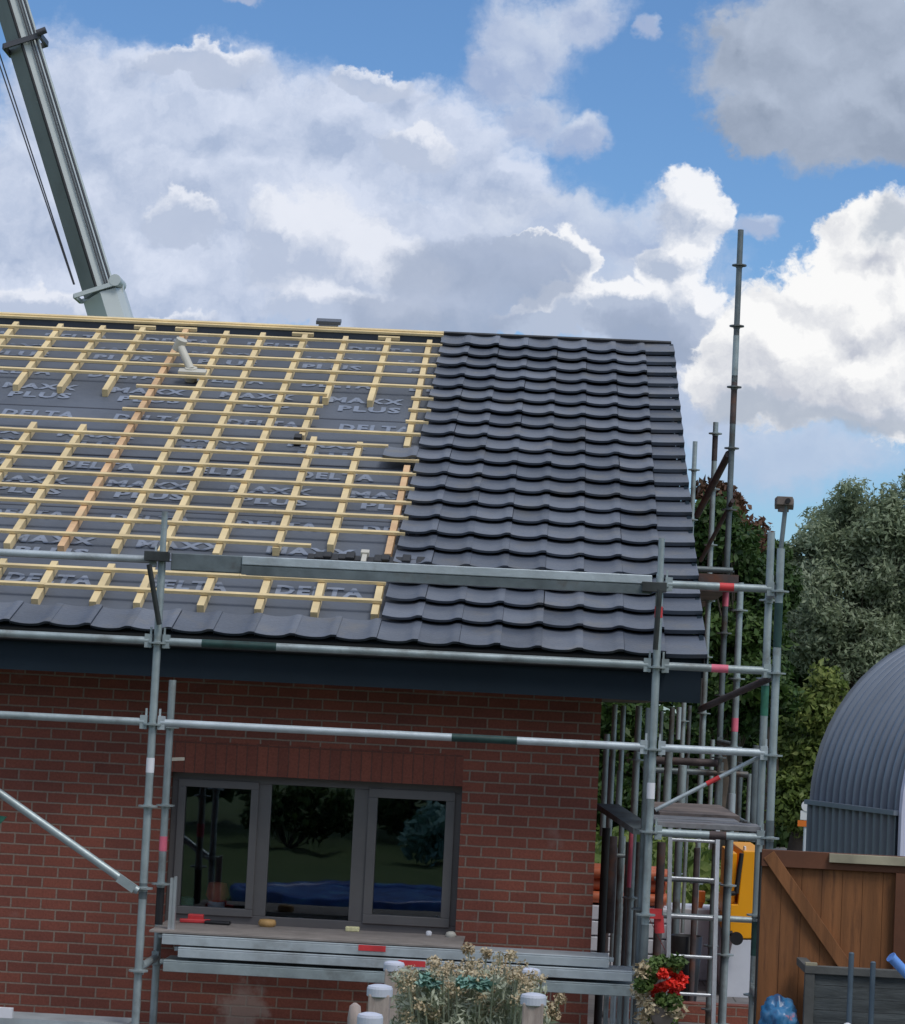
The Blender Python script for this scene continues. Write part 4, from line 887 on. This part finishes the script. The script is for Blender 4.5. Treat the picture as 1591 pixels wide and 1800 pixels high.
MB().beam(p0-ax*.02-pp*.08, p0+ax*(Ltot+.02)-pp*.08, .10, .06).build('eave_rail', M['shed'], sd)
m_ = MB(); cpt = p0+ax*Ltot+pp*R_
arc = [cpt+pp*(-(R_+.06)*math.cos(a))+np.array([0, 0, (R_+.06)*math.sin(a)]) for a in np.linspace(0, math.pi, 30)]
arc = [cpt-pp*(R_+.06)-np.array([0, 0, zs0])]+arc+[cpt+pp*(R_+.06)-np.array([0, 0, zs0])]
n = len(arc); m_.add([p+ax*.02 for p in arc]+[p+ax*.10 for p in arc], [tuple(range(n)), tuple(range(n, 2*n))[::-1]]+[(i, i+n, (i+1) % n+n, (i+1) % n) for i in range(n)])
m_.build('end_wall', M['shedwhite'], sd)
far = [p-ax*(Ltot+.0) for p in arc]; MB().add(far, [tuple(range(n))]).build('end_wall', M['shed'], sd)
q1 = cpt-pp*(R_-.22)+ax*.11; mk = MB()
for (a_, b_) in (((0, .10), (.10, -.02)), ((.10, -.02), (.20, -.06)), ((.02, .02), (.06, .08))):
    mk.beam(q1+pp*a_[0]+np.array([0, 0, a_[1]]), q1+pp*b_[0]+np.array([0, 0, b_[1]]), .02, .03)
mk.build('black_mark', M['black'], sd)

# ------------------------------------------------------------------ mobile crane boom behind the roof
cb = thing('mobile_crane', 'pale grey telescopic crane boom rising behind the roof at the left', 'crane')
Yk = 19.0
def cpt_(px, py, Y=Yk): return at(px, py, Y)
A0 = cpt_(183, 520); A1 = cpt_(8, -60); dB = (A1-A0)/np.linalg.norm(A1-A0)
side = np.cross((0, 1, 0), dB); side /= np.linalg.norm(side)     # in the picture plane, to the right of the boom
dep = np.cross(side, dB); 
if dep[1] < 0: dep = -dep
def boom(p, q, wl, wr, dpt, name, mt):
    # hexagonal box: dark lower flank on the left, light face in the middle, stepped rib on the right
    m = MB(); prof = [(-wl, .10), (-wl+.52*(wl+wr), -dpt), (wr*.75, -dpt*.80), (wr, -.02), (wr, dpt), (-wl+.05, dpt)]
    vs = [p+side*a+dep*b for a, b in prof]+[q+side*a+dep*b for a, b in prof]; n = len(prof)
    m.add(vs, [(i, (i+1) % n, n+(i+1) % n, n+i) for i in range(n)]+[tuple(range(n))[::-1], tuple(range(n, 2*n))])
    return m.build(name, mt, cb)
kpx = F/(Yk-CAM[1])
A = cpt_(176, 515); B = cpt_(-30, -160)
d_ = (B-A)/np.linalg.norm(B-A)
boom(A, B, 30/kpx, 26/kpx, .22, 'inner_boom', M['crane'])
C0 = cpt_(182, 518); C1 = cpt_(215, 640); 
C1 = C0-dB*3.2
boom(C1, C0, 40/kpx, 36/kpx, .27, 'outer_boom', M['crane'])
# dark plate added along the inner boom, its left flank's shade as colour
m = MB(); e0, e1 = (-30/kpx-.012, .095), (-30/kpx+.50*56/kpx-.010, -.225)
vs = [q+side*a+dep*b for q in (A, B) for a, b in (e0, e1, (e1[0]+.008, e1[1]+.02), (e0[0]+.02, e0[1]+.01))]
m.add(vs, [(0,4,5,1), (1,5,6,2), (2,6,7,3), (3,7,4,0), (0,1,2,3), (4,7,6,5)]); m.build('flank_shade_panel', M['crane_shade'], cb)
MB().tube(A+side*(e1[0]+.02)+dep*(e1[1]-.0), B+side*(e1[0]+.02)+dep*(e1[1]-.0), .022, 8).build('seam_rail', M['black'], cb)
for a_, r_, mt in ((.62, .010, 'crane_dark'), (.80, .010, 'crane_dark'), (1.02, .016, 'crane_dark'), (1.14, .014, 'crane')):
    MB().tube(A+side*(26/kpx)*a_-dep*.22, B+side*(26/kpx)*a_-dep*.22, r_, 8).build('hydraulic_line', M[mt], cb)
def collar(px, py, w0, w1, mt, h):
    c = cpt_(px, py); m = MB(); m.beam(c-side*w0-dep*.27, c+side*w1-dep*.27, .05, h, side if False else (0, 0, 1)); m.beam(c-side*w0+dep*.24, c+side*w1+dep*.24, .05, h, (0, 0, 1)); m.beam(c-side*w0-dep*.27, c-side*w0+dep*.24, .04, h, (0, 0, 1)); m.beam(c+side*w1-dep*.27, c+side*w1+dep*.24, .05, h, (0, 0, 1))
    return m
cm = collar(45, 80, 34/kpx, 34/kpx, 0, .075); cm.tube(cpt_(72, 68)-dep*.3, cpt_(88, 62)-dep*.3, .05, 12); cm.build('collar', M['crane_dark'], cb)
cm = collar(180, 512, 46/kpx, 34/kpx, 0, .06); cm.build('collar', M['crane'], cb)
hk = MB(); c = cpt_(208, 498); hk.tube(c-dep*.3, c+dep*.2, .085, 14); hk.beam(c, cpt_(206, 560), .10, .16); hk.build('sheave_block', M['crane'], cb)
for dx in (0, 7):
    MB().tube(cpt_(131-dx*.2, 500), cpt_(-12-dx, 60), .011, 6).build('hoist_rope', M['crane_dark'], cb)
c = C1; MB().box((c[0]-.2, Yk-1.2, .9), (c[0]+1.6, Yk+1.2, max(1.5, c[2]-.4))).build('turret', M['crane'], cb, bevel=.05)
MB().beam(np.array([c[0]+.3, Yk, 1.2]), C0-dB*1.2, .6, .6, (0, 1, 0)).build('lower_boom', M['crane'], cb)
MB().box((c[0]-3, Yk-1.25, .55), (c[0]+5, Yk+1.25, 1.0)).build('chassis', M['crane_dark'], cb)
for i in range(4):
    for s_ in (-1, 1): MB().tube((c[0]-2.3+i*2.0, Yk+s_*1.0-.18, .5), (c[0]-2.3+i*2.0, Yk+s_*1.0+.18, .5), .5, 24).build('wheel', M['black'], cb)
print('crane done')

# ------------------------------------------------------------------ trees
def tree(name, label, cat, x, y, H, lobes, n, size, lm, seed, grp='trees beyond the yard', tr=.16, clumps=150, cr_=.5, elong=1.7):
    r_ = np.random.default_rng(seed); t = thing(name, label, cat, grp)
    cs_, rd = [], []
    tot = sum(l[3]*l[4] for l in lobes)
    tm = MB(); tm.tube((x, y, 0), (x+.1, y, H*.30), tr, 10, tr*.75); tm.tube((x+.1, y, H*.30), (x, y+.1, H*.55), tr*.75, 10, tr*.45)
    for (lx, ly, lz_, rx, rz) in lobes:
        k = max(6, int(clumps*rx*rz/tot))
        for _ in range(k):
            d = r_.normal(size=3); d /= np.linalg.norm(d); q = r_.random()**.38*(.82+.3*r_.random())
            c = np.array([x+lx+d[0]*rx*q, y+ly+d[1]*rx*q*.9, lz_+d[2]*rz*q]); 
            if c[2] < .15: continue
            cs_.append(c); rd.append(cr_*(.45+.85*r_.random()))
        tm.tube((x+.05, y, H*(.25+.2*r_.random())), (x+lx*.8, y+ly*.8, lz_), tr*.35, 7, tr*.08)
    for i in range(0, len(cs_), 4):
        c = cs_[i]; tm.tube((x+(c[0]-x)*.35, y+(c[1]-y)*.35, max(.5, c[2]*.72)), c, tr*.12, 5, .008)
    tm.build('trunk', M['trunk'], t)
    leaves(r_, cs_, rd, n, size, lm, 'crown', t, .35, elong)
    return t
def wp(px, py, Y): q = at(px, py, Y); return q
def lobes_px(x, Y, lst):
    out = []
    for px, py, rx, rz in lst:
        q = at(px, py, Y); k = (Y-CAM[1])/F; out.append((q[0]-x, (rnd.random()-.5)*1.2, q[2], rx*k, rz*k))
    return out
Yt = 33.5; x = at(1500, 1480, Yt)[0]
tree('willow_tree', 'large grey green willow like tree behind the arched shed', 'tree', x, Yt, 5.5,
     lobes_px(x, Yt, [(1450, 950, 62, 78), (1520, 960, 90, 105), (1600, 930, 90, 90), (1410, 1010, 36, 46), (1480, 1060, 120, 90), (1590, 1080, 110, 110), (1700, 1000, 120, 150), (1540, 1150, 110, 80), (1440, 1120, 60, 60)]), 120000, .048, M['leaf_willow'], 11, clumps=560, cr_=.40, elong=2.4)
x = at(1420, 1480, Yt+1)[0]
tree('dark_tree', 'dense dark green tree under the left side of the willow', 'tree', x, Yt+1.5, 5.0,
     lobes_px(x, Yt+1.5, [(1400, 1150, 60, 70), (1460, 1180, 90, 80), (1380, 1250, 60, 80), (1560, 1200, 110, 90), (1430, 1300, 80, 80), (1410, 1080, 45, 45)]), 30000, .10, M['leaf_dark'], 12, clumps=260, cr_=.5)
Y2 = 27.0; x = at(1280, 1480, Y2)[0]
tree('broadleaf_tree', 'rounded green tree behind the tall scaffold mast', 'tree', x, Y2, 5.0,
     lobes_px(x, Y2, [(1255, 935, 45, 50), (1290, 990, 56, 60), (1330, 1060, 50, 60), (1240, 1020, 60, 70), (1290, 1120, 90, 70), (1220, 1150, 80, 80), (1300, 1220, 90, 60)]), 36000, .085, M['leaf_dark'], 13, clumps=300, cr_=.36)
Y3 = 29.5; x = at(1262, 1480, Y3)[0]
tree('copper_tree', 'reddish brown topped tree just showing between the scaffold poles', 'tree', x, Y3, 6.5,
     lobes_px(x, Y3, [(1258, 885, 34, 30), (1240, 905, 36, 30), (1283, 905, 24, 34), (1320, 945, 14, 20), (1262, 940, 46, 40)]), 9000, .085, M['leaf_copper'], 14, clumps=70, cr_=.30)
x = at(1345, 1480, 31)[0]
tree('sparse_tree', 'thin dark tree with see-through crown left of the willow', 'tree', x, 31, 5.0,
     lobes_px(x, 31, [(1345, 985, 30, 26), (1350, 1040, 40, 50), (1365, 975, 18, 16)]), 7000, .085, M['leaf_dark'], 15, clumps=60, cr_=.28)
Y4 = 35.0
for i, (px, w_, top, lab) in enumerate(((1090, 110, 1240, 'dark hedge tree seen behind the house corner'), (1230, 110, 1280, 'dark hedge tree seen through the scaffold decks'), (1350, 90, 1290, 'dark hedge tree behind the corner standards'))):
    x = at(px, 1480, Y4)[0]
    tree('hedge_tree', lab, 'tree', x, Y4-i*.6, 3.5, lobes_px(x, Y4, [(px-w_*.35, 1400, w_*.55, 90), (px+w_*.35, 1400, w_*.55, 90), (px, top+45, w_*.7, 80), (px, 1430, w_*.8, 60)]), 16000, .10, M['leaf_dark'], 20+i, clumps=140, cr_=.5)
x = at(1400, 1470, 31)[0]
tree('sunlit_bush', 'bright yellow green bush at the roadside left of the shed', 'bush', x, 31.2, 2.4,
     lobes_px(x, 31, [(1395, 1400, 36, 60), (1420, 1340, 40, 55), (1450, 1380, 50, 60), (1385, 1310, 30, 50), (1440, 1240, 40, 60), (1405, 1440, 40, 25)]), 15000, .085, M['leaf_bright'], 31, clumps=150, cr_=.30)
r8 = np.random.default_rng(99)
for i_, (bx, by, bz, n_, mm, lab) in enumerate(((-1.6, -24, .9, 3500, 'leaf_dark', 'dark garden shrub mirrored in the left pane'), (1.3, -22, .7, 2500, 'teal', 'pale blue flowering shrub mirrored beside the right mullion'), (2.6, -25, 1.1, 4000, 'leaf_dark', 'tall dark shrub mirrored in the right pane'), (.4, -27, 1.0, 3000, 'leaf_dark', 'dark garden shrub mirrored in the middle pane'))):
    t__ = thing('garden_shrub', lab, 'shrub', 'garden shrubs behind the viewer'); cc = [np.array([bx+(r8.random()-.5)*1.6, by+(r8.random()-.5), bz*(.3+.9*r8.random())]) for _ in range(26)]
    st_ = MB(); [st_.tube((bx, by, 0), c_, .012, 5, .004) for c_ in cc]; st_.build('stems', M['trunk'], t__); leaves(r8, cc, .28, n_, .08, M[mm], 'foliage', t__)
# far wood and hedge behind the camera (seen in the panes)
def mass(name, x0, x1, Y, zt_, n, seed, m, dy=2.5, size=.3):
    r_ = np.random.default_rng(seed); cs_ = np.stack([x0+(x1-x0)*r_.random(500), Y+(r_.random(500)-.5)*dy, r_.random(500)**.8*zt_], 1)
    return tag(leaves(r_, cs_, .7, n, size, m, name, None, .3, 1.5), kind='stuff')
tag(mass('far_wood', -30, 60, 41, 4.2, 60000, 40, M['leaf_dark'], 4.0, .22), 'far dark wood closing the view behind the road', 'wood')
tag(mass('garden_hedge', -30, 25, -31, 7.0, 50000, 41, M['leaf_dark'], 3.0, .45), 'tall dark hedge mirrored faintly in the window panes', 'hedge')
r9 = np.random.default_rng(77)
wc = np.stack([1.5+3.4*r9.random(260), 14+14*r9.random(260), .05+.10*r9.random(260)], 1)
tag(leaves(r9, wc, .45, 16000, .16, M['leaf_bright'], 'long_grass', None, .0, 2.4), 'rough long grass between the yard and the road', 'grass', kind='stuff')
struct('lawn_edge', sheet(-30, -60, 30, -6.5, .010), M['grass'])
pool = MB(); pool.lathe((.25, -13.4, 0), [(1.5, 0), (1.55, .18), (1.5, .21), (1.42, .18), (1.4, .15)], 32)
MBw = MB().tube((.25, -13.4, .10), (.25, -13.4, .13), 1.4, 32)
poo = pool.build('paddling_pool', M['poolblue']); MBw.build('water', M['pooltop'], poo); tag(poo, 'round blue garden pool mirrored as a blue band in the panes', 'pool')
# give every thing its origin at its own base
bpy.context.view_layer.update()
def world_pts(o):
    out = []
    if o.type == 'MESH' and len(o.data.vertices):
        a = np.empty(len(o.data.vertices)*3, 'f'); o.data.vertices.foreach_get('co', a); a = a.reshape(-1, 3)
        mw = np.array(o.matrix_world); out.append(a@mw[:3, :3].T+mw[:3, 3])
    for c in o.children: out += world_pts(c)
    return out
for o in [o for o in SC.objects if o.parent is None and o.type in ('EMPTY', 'MESH') and o.get('kind') is None]:
    pts = world_pts(o)
    if not pts: continue
    pts = np.concatenate(pts); lo, hi = pts.min(0), pts.max(0); base = Vector(((lo[0]+hi[0])/2, (lo[1]+hi[1])/2, lo[2]))
    if o.type == 'EMPTY':
        o.location = base
        for c in o.children: c.location = c.location-base
    elif not o.children and o.location.length < 1e-6:
        o.data.transform(Matrix.Translation(-base)); o.location = base
print('all done', len(bpy.data.objects))
